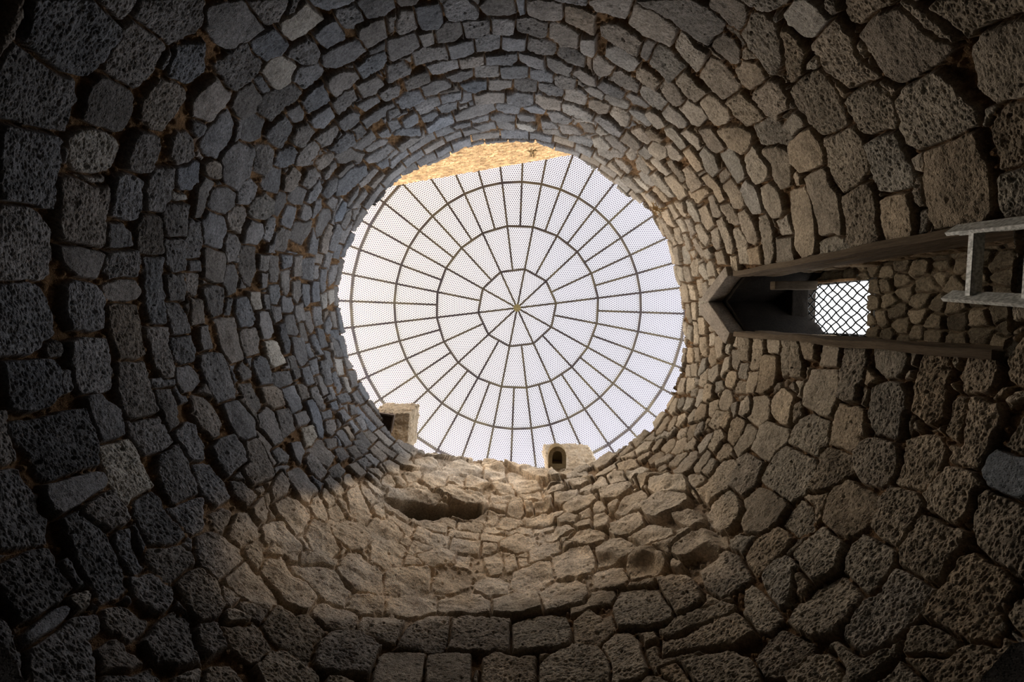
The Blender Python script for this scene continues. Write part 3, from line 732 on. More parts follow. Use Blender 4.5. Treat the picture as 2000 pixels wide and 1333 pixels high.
 3043,1198 3043,1173 3087,1178 3098,1188 3097,1225 3066,1222 3039,1231
 3112,1165 3117,1125 3154,1107 3168,1135 3161,1170 3131,1175
 3150,1101 3159,1073 3199,1075 3199,1102 3180,1127
 3192,1063 3199,1024 3241,1026 3256,1033 3252,1063 3228,1068
 3223,1013 3220,977 3252,965 3280,977 3285,1012 3266,1023
 3255,959 3256,915 3289,905 3327,909 3330,941 3311,951 3278,955
 3287,875 3285,840 3313,828 3341,822 3353,850 3352,878 3325,888
 3302,833 3292,780 3331,767 3384,798 3384,822 3352,829
 2993,1274 3012,1237 3067,1249 3065,1291 3030,1302
 3099,1230 3103,1180 3135,1183 3139,1229
 2961,1323 2982,1286 3024,1310 3017,1343 2975,1355
 2984,1361 3010,1344 3046,1361 3039,1398 3001,1407
 3027,1322 3041,1287 3067,1296 3068,1327 3042,1349
 3072,1288 3079,1239 3097,1247 3107,1295 3084,1301
 3107,1295 3114,1250 3161,1259 3165,1287 3132,1317
 3049,1374 3075,1350 3112,1357 3115,1390 3085,1408
 3141,1338 3144,1303 3200,1301 3203,1326 3173,1347
 3174,1286 3177,1235 3247,1239 3269,1239 3258,1272 3218,1296
 3137,1224 3151,1183 3212,1182 3208,1208 3179,1222
 3180,1157 3188,1126 3242,1126 3251,1138 3248,1163 3212,1166
 3226,1117 3229,1081 3281,1075 3287,1093 3287,1145 3255,1144
L 3139,1381 3156,1353 3196,1353 3198,1380 3172,1390
 3208,1225 3212,1182 3265,1172 3282,1180 3286,1230 3256,1236
 3273,1168 3292,1151 3300,1073 3313,1052 3320,1142 3298,1172
 3273,1065 3277,1025 3315,1012 3346,1019 3347,1051 3313,1052
 3291,1003 3289,967 3302,961 3318,1005
 3314,1001 3316,965 3352,949 3381,952 3385,972 3375,992 3342,996
 3348,946 3335,912 3356,895 3398,891 3414,899 3407,926 3383,945
 3365,879 3362,849 3386,830 3424,829 3436,847 3430,871 3398,891
 3206,1395 3208,1356 3271,1347 3268,1381 3245,1404
 3205,1330 3213,1288 3267,1287 3260,1310
 3186,1446 3201,1408 3272,1368 3288,1393 3246,1428
 3283,1384 3288,1316 3345,1318 3341,1348 3313,1388
 3300,1409 3298,1387 3398,1369 3407,1395 3352,1416
 3277,1301 3285,1277 3321,1274 3325,1312
 3282,1265 3288,1233 3331,1238 3338,1261
 3296,1198 3303,1164 3354,1150 3369,1163 3361,1196 3324,1216
 3337,1147 3339,1099 3391,1096 3399,1136 3372,1153
 3320,1082 3326,1054 3375,1051 3381,1067 3370,1091
 3355,1042 3364,1003 3414,998 3415,1017 3400,1038
 3392,985 3389,957 3432,939 3466,936 3472,954 3459,975 3427,987
 3419,917 3416,893 3458,882 3501,887 3533,914 3531,929 3461,935
 3327,1305 3336,1259 3377,1268 3371,1294
 3341,1249 3348,1212 3387,1219 3393,1252
 3371,1205 3374,1168 3420,1150 3437,1185 3409,1207
 3404,1140 3403,1093 3452,1098 3459,1124 3432,1145
 3386,1092 3386,1049 3462,1040 3480,1057 3470,1084
 3422,1031 3423,1003 3462,985 3512,991 3506,1035
 3440,868 3437,828 3475,822 3474,866
 3473,873 3478,829 3526,832 3523,884
 3350,1358 3354,1310 3400,1320 3400,1354 3383,1373
 3377,1300 3382,1273 3427,1277 3429,1309
 3410,1265 3404,1231 3457,1209 3465,1240
 3446,1203 3446,1165 3492,1148 3484,1208
 3462,1137 3462,1103 3499,1094 3493,1137
 3398,1406 3407,1359 3463,1372 3458,1413
 3414,1356 3414,1315 3470,1317 3464,1364
 3437,1299 3438,1269 3476,1274 3471,1310
 3481,983 3479,940 3519,935 3513,982
 3374,1420 3386,1394 3456,1430 3451,1466
 3470,1250 3463,1212 3484,1208 3478,1261
 3484,1068 3488,1040 3524,1039 3520,1073
SL 3155,629 3156,609 3154,602 3167,590 3188,586 3209,585 3212,601 3211,620 3198,633 3172,636
 3184,573 3195,561 3209,572 3204,582 3193,581
 3195,561 3238,516 3247,518 3240,533 3239,547 3240,559 3225,568 3211,566
 3250,565 3239,551 3240,533 3248,518 3267,510 3291,505 3308,498 3325,484 3329,496 3334,515 3335,537 3327,553 3310,563 3283,566
 3248,505 3265,497 3282,489 3298,483 3321,477 3323,483 3305,494 3282,500 3260,506
 3268,482 3323,418 3337,423 3331,437 3326,455 3328,467 3322,475 3306,481 3289,484
 3335,470 3326,462 3328,445 3333,432 3343,425 3411,443 3407,456 3404,467 3382,476 3357,475
 3214,625 3207,597 3214,580 3237,577 3258,579 3281,585 3306,575 3307,592 3302,614 3272,627 3234,633
B 3166,653 3177,641 3195,642 3216,644 3227,660 3246,659 3240,688 3209,697
B 3250,702 3236,673 3246,653 3266,642 3298,639 3317,641 3336,642 3342,655 3337,682 3308,697 3273,702
B 3312,629 3303,610 3306,587 3328,575 3348,570 3369,571 3378,581 3371,610 3362,623 3331,630
B 3348,564 3336,544 3334,515 3347,506 3376,497 3404,489 3415,489 3415,507 3420,525 3415,558 3400,571 3382,572
 3266,748 3280,714 3297,701 3310,710 3310,748 3293,762
S 3319,760 3309,722 3318,704 3360,699 3379,703 3380,726 3372,759 3350,767
 3342,690 3344,660 3348,634 3366,629 3389,630 3409,628 3421,645 3433,668 3434,692 3418,703 3383,705
B 3381,622 3378,597 3385,580 3404,576 3427,579 3446,573 3458,579 3459,609 3446,626 3409,628
 3422,550 3421,529 3423,504 3425,494 3449,491 3483,489 3514,492 3526,500 3522,533 3521,551 3503,559 3462,556
 3416,475 3406,463 3414,443 3471,453 3475,464 3471,477 3432,478
L 3232,642 3238,627 3245,647 3236,667
L 3253,576 3262,569 3275,577 3268,581
L 3425,568 3420,553 3444,559 3438,568
L 3405,481 3405,474 3421,483 3419,486
 3305,778 3319,760 3370,764 3386,760 3388,794 3382,828
 3386,760 3379,715 3392,704 3419,698 3445,696 3478,694 3506,699 3498,719 3496,753 3459,756 3417,761
 3397,813 3400,773 3440,763 3476,761 3520,763 3529,796 3497,819 3438,823
 3441,855 3438,823 3497,819 3528,810 3530,870 3514,875
 3496,753 3493,723 3506,699 3527,696 3530,729 3529,764
 3439,689 3433,668 3434,640 3466,635 3492,636 3515,631 3530,649 3530,677 3515,695 3478,694
 3465,627 3463,606 3466,584 3492,578 3519,578 3527,585 3530,608 3523,627 3500,633
 3476,478 3476,454 3533,458 3529,476 3500,481
 3547,480 3538,469 3538,458 12,457 11,472 3583,477
L 3442,586 3439,575 3460,573 3467,581
L 3496,575 3495,565 3521,568 3523,575
 3430,1412 3435,1380 3464,1364 3469,1383 3452,1409
 3438,1356 3445,1311 3477,1320 3470,1349
 3446,1304 3452,1262 3496,1268 3514,1274 3511,1303 3477,1313
 3479,1247 3468,1215 3502,1208 3532,1203 3530,1229 3503,1256
 3462,1198 3469,1151 3508,1154 3532,1147 3522,1194 3484,1208
 3470,1140 3476,1103 3498,1099 3500,1128 3486,1147
 3496,1072 3485,1044 3531,1041 3538,1047 3532,1081
 3486,1034 3491,999 3535,1000 3537,1037
 3492,990 3500,938 3528,936 3535,953 3535,1000
 3501,931 3507,888 3529,892 3535,914 3528,932
 3509,878 3514,846 3530,845 3534,865 3530,882
 3466,1408 3477,1370 3518,1369 3515,1403 3486,1418
 3473,1351 3484,1316 3523,1314 3526,1355 3499,1362
 3525,1292 3525,1255 3575,1241 3576,1284 3550,1297
 3541,1245 3534,1216 3575,1189 3594,1208 3578,1241
 3534,1340 3543,1303 3585,1284 3584,1330
 3526,1397 3533,1356 3587,1330 3592,1379 3563,1413
 3582,1284 3581,1241 9,1207 33,1217 33,1272
 3594,1330 3595,1291 45,1270 49,1306 20,1328
 3592,1379 3596,1346 52,1313 59,1335 33,1375
 3533,1196 3524,1164 3537,1154 3549,1174 3545,1199
 39,1264 39,1222 87,1201 89,1248
 52,1305 55,1267 116,1228 122,1268
 66,1340 72,1299 116,1279 106,1331
 53,1387 60,1359 100,1343 94,1371
 69,1201 62,1171 79,1159 80,1190
 86,1188 79,1159 112,1134 121,1166
 100,1229 96,1197 144,1165 152,1186 125,1223
 96,1141 89,1115 98,1083 136,1076 150,1102 124,1134
 109,1084 107,1059 127,1044 136,1055 130,1079
 134,1261 131,1227 167,1203 176,1225
 138,1305 135,1268 178,1245 182,1280
 127,1169 124,1134 162,1111 176,1126 156,1158
 122,1047 119,1005 142,988 169,992 158,1032
 146,1071 138,1044 163,1029 197,1037 184,1062
 160,1195 153,1166 185,1150 212,1167 203,1189
 185,1247 174,1212 209,1190 220,1215
 190,1289 183,1256 219,1231 224,1264
 153,992 144,961 176,939 187,949 182,979
 186,1118 164,1082 190,1064 218,1075 208,1107
 181,1038 169,992 198,978 215,988 211,1021
 205,1160 182,1128 203,1111 236,1112 234,1147
 237,1276 224,1241 266,1211 279,1258
 226,1232 217,1197 245,1175 269,1207
 213,1068 199,1035 221,1018 237,1053
 193,981 185,946 211,928 219,966
 79,1015 77,971 128,947 143,953 142,988
 76,967 77,926 111,911 151,900 161,939 124,957
 76,915 74,869 97,858 115,862 114,898 92,914
 76,865 72,830 112,824 140,813 160,836 123,852
 75,829 73,806 150,773 154,800 120,821
 125,913 118,868 145,853 176,851 199,869 203,889 156,902
 162,947 156,902 187,892 205,896 211,924
 193,837 174,842 162,822 163,802 181,775
 239,1289 232,1249 273,1210 290,1243
 238,1242 223,1198 259,1175 277,1183 273,1210
 217,1162 210,1117 227,1109 242,1125 239,1141
 207,1101 202,1066 216,1065 220,1090
 228,1114 217,1070 256,1046 271,1059 270,1083
 213,1068 199,1035 226,1014 248,1026 250,1046
 195,1028 188,984 208,979 216,992 216,1018
 191,982 185,946 214,930 235,931 241,958 213,976
 182,948 174,899 190,882 215,888 220,909 200,936
 246,1147 237,1117 261,1099 295,1093 293,1114
 252,1175 242,1158 267,1138 276,1163
 278,1174 266,1147 300,1126 313,1137 315,1156
 294,1214 282,1191 303,1164 319,1172 318,1196
 317,1247 295,1245 297,1226 330,1187 344,1197 343,1232
 307,1297 291,1276 310,1249 337,1251 335,1272
 224,1016 216,992 237,965 263,961 271,993 260,1015
 259,1060 250,1024 269,1006 296,1009 294,1033
 277,1088 267,1057 294,1033 316,1036 325,1067 314,1082
 297,1116 295,1093 325,1074 339,1087 328,1109
 247,962 237,939 262,917 272,925 257,958
 263,961 272,934 295,921 308,926 305,952 280,964
 273,1012 269,975 304,949 319,961 314,999
 235,931 218,911 229,886 251,877 265,889 262,917
 216,892 206,865 210,841 250,819 272,830 269,869 263,883 247,880
 285,922 268,911 268,882 289,867 314,867 332,872 327,904
 294,870 269,869 275,826 292,819 314,827 343,835 333,862
 199,831 170,831 164,808 195,774 226,766 244,760 249,787 235,816 221,833
 266,827 254,816 248,781 246,759 261,742 283,743 300,752 319,754 320,779 314,813 288,822
 300,752 283,743 273,706 277,655 311,643 333,648 357,661 358,687 358,721 352,746 324,755
 350,827 329,812 328,777 324,755 349,750 374,742 399,747 404,769 395,800 381,814
 381,883 360,874 354,847 356,816 385,812 405,798 435,806 453,812 456,835 450,865 410,870
 408,757 390,744 370,734 362,711 359,674 367,657 393,651 417,646 434,670 444,689 438,709 412,723
 451,807 419,803 403,785 403,749 428,723 459,715 477,724 483,754 471,793
 392,642 370,648 347,645 347,623 374,598 392,612
 393,1290 353,1268 352,1235 392,1215 409,1218
 396,1226 353,1215 360,1188 403,1178 419,1199
 368,1190 338,1190 345,1164 383,1147 386,1175
 340,1171 318,1144 331,1118 361,1124 363,1151
 390,1105 365,1117 348,1087 369,1068 388,1080
 366,1060 342,1069 330,1049 354,1027 377,1018 379,1040
 360,1025 327,1040 313,1035 335,1007 360,1007
 402,1015 376,1032 358,1021 364,1001 384,988 399,1007
 426,1068 395,1081 370,1053 383,1033 409,1030 427,1053
 437,1126 405,1124 392,1101 415,1075 443,1080
 457,1170 428,1161 412,1142 437,1126 459,1129
 496,1212 457,1208 440,1171 449,1152 482,1167 501,1177
 376,983 340,988 324,966 338,948 372,945 389,953
 351,952 319,961 310,933 325,911 346,909 364,910 366,943
 364,910 336,912 327,887 335,868 361,864 375,882
 420,938 389,941 366,943 368,920 392,906 421,903 425,923
 405,908 382,911 371,887 382,873 404,870 416,881 415,903
 443,920 424,909 414,884 432,866 447,871 453,892
 457,981 421,995 393,993 384,972 395,954 423,944 453,950 470,967
 472,1082 445,1076 427,1053 438,1031 468,1044 483,1056
 453,1030 424,1030 399,1007 407,994 442,996 457,1023
 485,1121 457,1116 439,1096 449,1068 472,1082 488,1095
 507,1161 482,1167 463,1146 477,1123 502,1135
 479,1049 457,1037 460,1015 482,1013 490,1026
 562,1218 530,1202 511,1169 518,1131 548,1147 567,1175
SL 565,1112 542,1122 512,1106 499,1069 522,1063 558,1073
 536,1070 512,1070 490,1040 467,1001 473,990 504,1022 527,1031 545,1017 546,1032
L 518,1030 497,1024 458,965 448,935 457,897 466,880 486,910 523,947 531,987
 613,1158 584,1166 559,1133 564,1096 588,1100 611,1112
 652,1156 623,1170 608,1151 613,1102 644,1107 661,1110
 646,1096 618,1107 584,1094 562,1080 561,1052 586,1044 621,1046 650,1050
 638,1027 619,1032 610,1000 628,975 642,987
 635,970 599,1000 570,1014 548,1009 545,982 552,947 572,939 598,945 619,946
 564,930 527,936 496,914 475,873 481,852 507,833 542,848 563,862 573,891
 672,1057 650,1050 649,1004 668,993 679,1017
 682,1003 660,1002 650,973 662,924 695,938
 626,1288 590,1315 561,1308 548,1268 584,1249 620,1246
 72,836 71,810 98,793 151,778 162,803
 78,804 72,762 88,754 114,755 117,782
S 75,753 73,716 90,700 119,691 126,742
 78,699 73,658 108,646 146,640 168,635 178,651 171,675 131,688
 75,644 71,592 90,578 112,577 122,591 125,607 111,629
 80,580 77,568 103,565 104,572
 77,563 75,542 81,532 112,523 138,518 160,514 173,520 176,537 164,549 127,558
 134,757 127,725 126,693 154,682 184,677 205,677 208,700 199,744 175,757
 168,800 168,760 189,759 207,778
 205,769 195,756 219,742 233,752
 143,619 130,594 130,578 143,566 167,560 196,554 207,565 207,592 186,614 159,619
 177,673 176,645 178,627 209,616 235,609 246,622 247,658 220,673 190,678
 225,738 207,722 210,683 243,667 274,663 279,692 273,733 247,742
 256,667 245,637 249,614 273,599 294,605 316,624 327,646 295,664
 290,720 284,688 287,661 322,650 342,675
 245,603 220,598 209,580 212,557 227,542 251,537 272,547 278,572 265,595
 203,546 189,532 187,510 201,497 223,494 250,500 262,527 256,535 231,538
L 94,527 80,522 80,516 97,514 100,520
 93,513 79,508 82,492 76,479 88,473 104,471 121,473 123,487 128,501 114,510
 145,508 133,503 133,495 158,490 183,483 192,484 179,501
 137,490 129,485 133,473 130,460 145,456 166,457 183,458 199,456 210,462 211,476 208,490 190,493 183,483 158,488
 75,465 59,458 51,444 106,434 110,449 102,460 87,466
 52,469 47,456 63,461 67,466
 128,471 115,464 111,455 122,459 130,467
L 130,458 114,451 111,442 123,443 132,450
 153,441 133,437 120,431 176,416 179,433 174,444
SG 190,455 183,451 185,441 183,423 183,414 210,405 220,410 224,427 222,440 209,450
 241,492 221,488 213,476 214,461 225,446 242,446 262,451 279,457 277,478 261,495
 116,520 119,511 127,509 124,518
 146,640 150,629 171,624 173,629
 173,563 168,555 179,550 195,552
L 110,578 106,569 117,571 120,580
 174,548 175,533 185,534 185,543
 203,616 196,610 216,600 218,608
 324,692 315,673 353,665
 325,664 304,649 286,611 302,606 325,602 338,607 338,637
 356,645 338,644 334,617 340,605 363,600 396,598 410,607 376,642
 308,605 284,599 284,580 286,561 289,545 305,534 325,540 351,544 358,563 354,586 341,597
 272,581 258,549 277,544 288,554
 296,538 267,534 262,522 262,503 272,493 291,492 314,487 331,490 331,505 325,529
 261,532 241,509 236,498 255,498 262,503
 267,492 242,491 228,481 219,459 230,454 259,452 277,454 278,469 276,483
 233,451 228,441 228,425 231,406 224,400 276,379 290,387 297,392 292,406 284,426 269,438
 214,447 198,410 218,403 225,417 221,434
 323,486 293,486 278,477 277,458 279,439 296,437 319,439 336,436 346,442 345,459 343,477
 419,590 386,593 361,587 362,559 364,545 381,534 396,530 416,531 429,537 431,555 427,574
 380,533 355,541 340,535 338,515 333,493 342,483 366,480 390,475 392,489 392,510 391,523
 445,533 422,531 400,520 400,499 404,484 428,479 458,472 483,492 487,520 472,532
 370,477 355,478 349,465 345,447 347,437 362,432 380,431 399,433 420,434 447,442 452,467 431,476 402,476
 325,428 304,430 295,424 300,412 293,403 297,392 318,387 337,380 357,375 371,388 375,405 376,426 359,429 339,428
 319,378 301,376 300,369 332,353 334,368 331,378
 434,582 427,559 435,537 452,533 469,542
 395,425 376,411 375,392 392,390 419,414
L 658,931 617,939 582,920 585,868 608,864 656,878 663,908
 678,1023 650,1000 658,946 694,943
 631,975 599,1000 561,957 561,934 607,945 634,963
 576,914 538,928 495,872 494,842 518,840 550,857 578,887
 638,864 601,864 572,842 544,801 548,783 577,790 612,809 632,836
 703,860 671,876 638,864 617,836 621,805 648,804 687,807 712,810
 720,804 689,798 666,785 659,752 674,734 702,740 728,760
 663,773 631,792 597,775 578,739 584,726 613,730 644,733 659,743
 564,756 540,764 514,758 483,749 473,719 483,692 506,699 535,719 564,727 570,742
 583,743 565,738 565,710 575,701 584,726
 707,694 683,722 655,715 626,696 621,648 624,629 643,620 676,630 708,645 714,667
 616,706 592,706 569,688 563,651 570,627 594,623 613,629 619,668
 546,685 517,692 491,691 482,664 481,629 493,611 516,611 541,618 552,650
 457,791 428,773 406,738 430,727 457,732 478,758 479,796
 523,839 493,827 479,796 482,764 514,786 528,820
 438,716 396,720 359,658 383,656 408,653 432,658 450,671 450,700
 380,651 358,636 389,600 401,616 393,642
 474,647 450,653 422,654 405,649 400,623 404,612 434,608 460,607 480,613 484,633
 473,598 450,604 428,593 423,572 451,542 471,538 486,545 485,575
 508,597 496,599 491,575 489,548 494,529 517,526 530,542 530,565
 651,612 622,621 588,613 545,601 533,585 545,575 579,588 611,596 646,597
 618,582 582,583 545,575 530,558 535,534 566,540 616,564 660,575 653,595
 740,699 718,698 720,663 744,651 748,652
 1219,1259 1179,1331 1153,1319 1150,1280 1189,1233 1210,1230
 1206,1340 1147,1404 1101,1421 1042,1422 1049,1387 1095,1380 1161,1355
 1173,1355 1137,1416 1105,1371 1132,1328
 1129,1316 1084,1389 1016,1393 996,1359 1026,1289 1078,1280 1120,1270
 1220,1153 1187,1208 1171,1167 1197,1114
 1176,1185 1138,1252 1107,1257 1100,1167 1133,1138 1166,1149
 1004,1384 961,1416 926,1379 923,1298 951,1256 984,1283
 1043,1254 1017,1295 973,1274 969,1228 1005,1192 1036,1199
 965,1240 932,1272 891,1250 890,1194 928,1181
L 928,1439 859,1453 792,1400 757,1284 742,1226 781,1247 840,1293 882,1366 927,1408
 914,1352 871,1338 820,1287 803,1210 852,1179 901,1227
 862,1202 813,1202 807,1147 844,1147 871,1171
L 899,1142 871,1151 863,1092 880,1067 906,1085
 923,1066 880,1076 863,1048 904,1017 929,1031
 854,1064 802,1079 756,1051 764,1021 814,1022 855,1039
 780,1028 745,1037 722,1016 734,991 767,991
SL 810,960 784,989 751,991 738,962 772,948 795,942
 758,929 733,945 694,944 673,909 682,888 726,894 746,910
 783,911 759,922 742,908 769,900
 849,927 818,942 781,931 776,903 807,887 850,877
 800,891 761,903 720,884 711,832 720,804 755,798 793,810 802,856
 768,1162 729,1172 702,1153 709,1107 756,1096 772,1114
 753,1085 709,1107 665,1092 662,1060 701,1045 744,1045
 684,1206 628,1174 596,1136 609,1087 663,1100 693,1146
 712,1027 671,1015 635,984 648,933 692,950 719,982
 716,1196 673,1208 658,1181 690,1166 709,1169
 794,1206 754,1210 732,1185 758,1168 787,1160
L 952,899 923,916 907,879 913,844 933,837 948,863
 908,891 886,904 879,856 899,845
 963,806 946,830 919,833 898,813 897,783 934,771 960,777
 885,845 844,864 808,869 806,813 821,786 865,782 891,803
 1134,767 1109,798 1073,817 1052,800 1047,763 1079,739 1118,720
 1052,800 1019,823 990,811 978,793 1003,768 1040,760
 918,957 880,1001 840,967 834,938 879,916 917,929
 1197,945 1167,958 1138,921 1138,867 1162,848
 1155,829 1141,852 1119,831 1122,795 1140,784
 1094,846 1060,889 1017,895 1018,858 1061,823
 1231,1039 1187,1082 1135,1105 1093,1089 1114,1055 1171,1031 1219,1006
 1117,1110 1058,1153 993,1165 962,1133 975,1074 1003,1092 1058,1093
 1102,735 1063,743 1029,746 1021,720 1055,687 1085,679
 1024,738 985,769 952,780 929,758 930,720 970,710 1016,713
 927,768 889,774 838,776 832,755 834,718 875,712 920,721
L 834,785 811,803 762,795 747,773 746,742 759,723 798,720 824,716 832,755
 1063,647 1052,675 1025,693 996,692 994,660 990,624 1025,613 1059,613
 992,684 963,703 919,703 891,704 887,664 889,634 932,629 988,625 990,653
 888,687 863,703 825,707 792,692 787,652 793,631 830,630 886,631
 778,681 750,698 724,701 713,676 717,646 745,626 778,635 782,651
 1018,598 1008,614 970,621 937,625 932,599 932,572 971,562 1009,558
 930,612 914,627 881,624 850,619 849,587 852,567 926,567
 843,599 814,621 785,630 751,624 738,604 740,573 747,552 844,566
 742,625 719,639 697,631 686,611 690,562 707,540 745,551 737,584
 746,762 714,781 661,763 662,732 697,731 728,745 742,741
 723,614 691,616 660,595 653,564 665,550 698,551 726,554 736,557
 731,556 678,544 654,522 734,544
 670,552 648,549 638,532 635,514 663,526
 638,545 606,540 572,527 557,505 559,490 568,479 640,516
 552,508 530,518 500,518 494,503 486,484 492,478 521,476 547,479 557,488
 491,513 471,530 435,532 410,529 396,516 396,497 404,485 431,479 460,481 479,479 489,481 487,497
 478,461 453,469 427,476 396,476 394,461 442,423 471,426 480,437
 533,468 501,473 478,461 483,439 495,433 535,459"""
def pts(s): return [(float(a) / 10, float(h) / 200) for a, h in (q.split(',') for q in s.split())]
RIM = pts("1812,1368 1897,1362 1967,1365 2031,1373 2077,1373 2137,1391 2198,1404 2247,1412 2302,1424 2353,1439 2395,1464 2438,1473 2507,1475 2554,1471 2610,1470 2673,1470 2717,1463 2762,1465 2808,1479 2855,1493 2902,1488 2965,1509 3018,1512 3076,1517 3146,1521 3191,1483 3244,1459 3306,1460 3359,1444 3416,1440 3479,1448 3543,1428 5,1405 74,1375 116,1351 156,1321 205,1299 260,1290 296,1286 338,1276 383,1271 408,1259 456,1291 492,1294 520,1297 564,1309 606,1313 639,1317 690,1339 745,1324 767,1370 810,1420 882,1457 948,1461 1003,1456 1080,1455 1128,1445 1177,1393 1228,1358 1270,1326 1327,1305 1395,1347 1442,1374 1482,1384 1532,1386 1580,1389 1620,1372 1673,1380 1726,1372 1770,1364")
PATCH = pts("1395,722 1367,809 1330,914 1271,1056 1238,1202 1171,1369 975,1458 770,1340 655,1227 572,1147 453,914 454,769 514,671 598,714 688,758 839,748 981,722 1077,655 1185,610 1248,592 1319,573 1381,605 1394,665")      # worn, lime-washed part of the wall
RUBBLE = pts("763,1314 610,1197 467,1016 437,915 475,799 492,708 570,707 674,815 783,927 807,1147")
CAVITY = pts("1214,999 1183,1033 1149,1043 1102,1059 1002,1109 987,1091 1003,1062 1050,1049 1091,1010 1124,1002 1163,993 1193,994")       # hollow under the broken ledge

FEYE = 820.0
NT = 4400; NS = 900
PER = 2 * math.pi * RW                                   # circumference
th = np.arange(NT) / NT * 360.0
ra = np.array([p[0] for p in RIM]); rh = np.array([p[1] for p in RIM]); od = np.argsort(ra)
h_rim = np.interp(th, ra[od], rh[od], period=360) + 0.05 * (np.random.default_rng(3).random(NT // 12 + 1).repeat(12)[:NT] - 0.5)
thr = np.radians(th)
q_rim = RW / h_rim                                        # slope of the sight line; rows are spaced evenly in it
Q1 = 1.56
s = np.linspace(0, 1, NS)
TH, S = np.meshgrid(th, s, indexing='ij')
Q = q_rim[:, None] + (Q1 - q_rim[:, None]) * S
H = RW / Q
U = np.radians(TH) * RW                                   # metres along the wall
print('grid', U.shape)

def unwrap(poly, ref=None):
    a = np.array([p[0] for p in poly]); h = np.array([p[1] for p in poly])
    r = a[0] if ref is None else ref
    a = (a - r + 180) % 360 - 180 + r
    return a, h

# small wander of every outline
WU = fbm(U, H, 0.16, 5, 3, PER) * 0.012 + fbm(U, H, 0.035, 8, 2, PER) * 0.006
WH = fbm(U, H, 0.16, 55, 3, PER) * 0.012 + fbm(U, H, 0.035, 58, 2, PER) * 0.006
D2 = np.full(U.shape, -0.30, np.float32)                 # the same for the next nearest
D = np.full(U.shape, -0.30, np.float32)                   # depth inside the nearest stone
ID = np.full(U.shape, -1, np.int32)
TU = np.zeros(U.shape, np.float32); TV = np.zeros(U.shape, np.float32)

def stamp(poly, sid, clip=False, margin=0.12, grow=0.017):
    a, h = unwrap(poly)
    ca = a.mean(); du = math.degrees(margin / RW)
    i0 = int(math.floor((a.min() - du) / 360 * NT)); i1 = int(math.ceil((a.max() + du) / 360 * NT))
    ii = np.arange(i0, i1 + 1); im = ii % NT
    hmin, hmax = max(h.min() - margin, 0.5), h.max() + margin
    qa, qb = RW / hmax, RW / hmin
    qr = q_rim[im]
    j0 = int(max(0, math.floor(((qa - qr.max()) / (Q1 - qr.max())) * (NS - 1)))) if qa > qr.max() else 0
    j1 = int(min(NS - 1, math.ceil(((qb - qr.min()) / (Q1 - qr.min())) * (NS - 1))))
    if j1 <= j0: return
    sl = np.ix_(im, np.arange(j0, j1 + 1))
    hh = H[sl] + WH[sl]; uu = (ii[:, None] / NT * 2 * math.pi * RW) + WU[sl]
    pu = np.radians(a) * RW
    d = sdf_poly(uu, hh, list(zip(pu, h)))
    # round the corners
    lim = min(np.ptp(pu), np.ptp(h)) * 0.5
    cu, ch = pu.mean(), h.mean()
    eu, eh = np.ptp(pu) / 2 + 1e-6, np.ptp(h) / 2 + 1e-6
    el = (1.22 - (np.abs((uu - cu) / eu) ** 4.4 + np.abs((hh - ch) / eh) ** 4.4) ** (1 / 4.4)) * lim
    d = np.minimum(d, el) + (grow if not clip else 0.0)
    old = D[sl]
    if not clip:
        ins = d > 0.02
        if ins.sum() and (old[ins] > 0.01).mean() > 0.42: return False
    if clip:
        d = np.minimum(d, -old - 0.012)
    up = d > old
    D2[sl] = np.where(up, old, np.maximum(D2[sl], d))
    D[sl] = np.where(up, d, old)
    ID[sl] = np.where(up, sid, ID[sl])
    TU[sl] = np.where(up, (uu - cu), TU[sl]); TV[sl] = np.where(up, (hh - ch), TV[sl])

# worn and regional masks
def region(poly, soft, ref=90, wob=0.12):
    a, h = unwrap(poly, ref); pu = np.radians(a) * RW
    uu = np.where(U > np.radians(ref + 180) * RW, U - PER, U)
    return sdf_poly(uu + wob * fbm(U, H, 0.4, 91, 3, PER), H + wob * fbm(U, H, 0.4, 92, 3, PER), list(zip(pu, h))) / soft

meta = []                                                 # angle, height, tags, size
for line in STONES.strip().split('\n'):
    p = line.split(' ')
    tg = p[0]; poly = [(float(x.split(',')[0]) / 10, float(x.split(',')[1]) / 200) for x in p[1:] if x]
    a, h = unwrap(poly)
    meta.append((a.mean() % 360, h.mean(), tg, np.ptp(h)))
    stamp(poly, len(meta) - 1)
n_traced = len(meta)

# courses between and around them
rr = random.Random(5)
hc = 7.75
fills = []
while hc > 1.55:
    ch = 0.20 + 0.10 * rr.random() + max(0, (3.6 - hc)) * 0.06
    a = rr.random() * 8
    aend = a + 360
    while a < aend - 3:
        w = (0.26 + 0.22 * rr.random() + max(0, (4.2 - hc)) * 0.05)
        da = math.degrees(w / RW)
        if a + da > aend: da = aend - a
        fills.append((a, a + da, hc - ch, hc))
        a += da
    hc -= ch
rr.shuffle(fills)
NICHE = [(359.57, 5.95), (352.9, 5.36), (352.9, 2.36), (367.9, 2.31), (367.9, 5.2)]
for a0, a1, h0, h1 in fills:
    g = 0.006; ga = math.degrees(g / RW)
    am = (a0 + a1) / 2; hm = (h0 + h1) / 2
    if hm > 7.7: continue
    i = int(am / 360 * NT) % NT; j = int(round((RW / hm - q_rim[i]) / (Q1 - q_rim[i]) * (NS - 1)))
    if 0 <= j < NS and D[i, j] > 0.015: continue
    def jj(x): return x + (rr.random() - 0.5) * 0.03
    poly = [(a0 + ga, jj(h0 + g)), (a1 - ga, jj(h0 + g)), (a1 - ga, jj(h1 - g)), (a0 + ga, jj(h1 - g))]
    meta.append((am % 360, hm, '', h1 - h0))
    stamp(poly, len(meta) - 1, clip=True)
print('stones', n_traced, len(meta))
D = np.minimum(D, (D - D2) * 0.5 - 0.004)

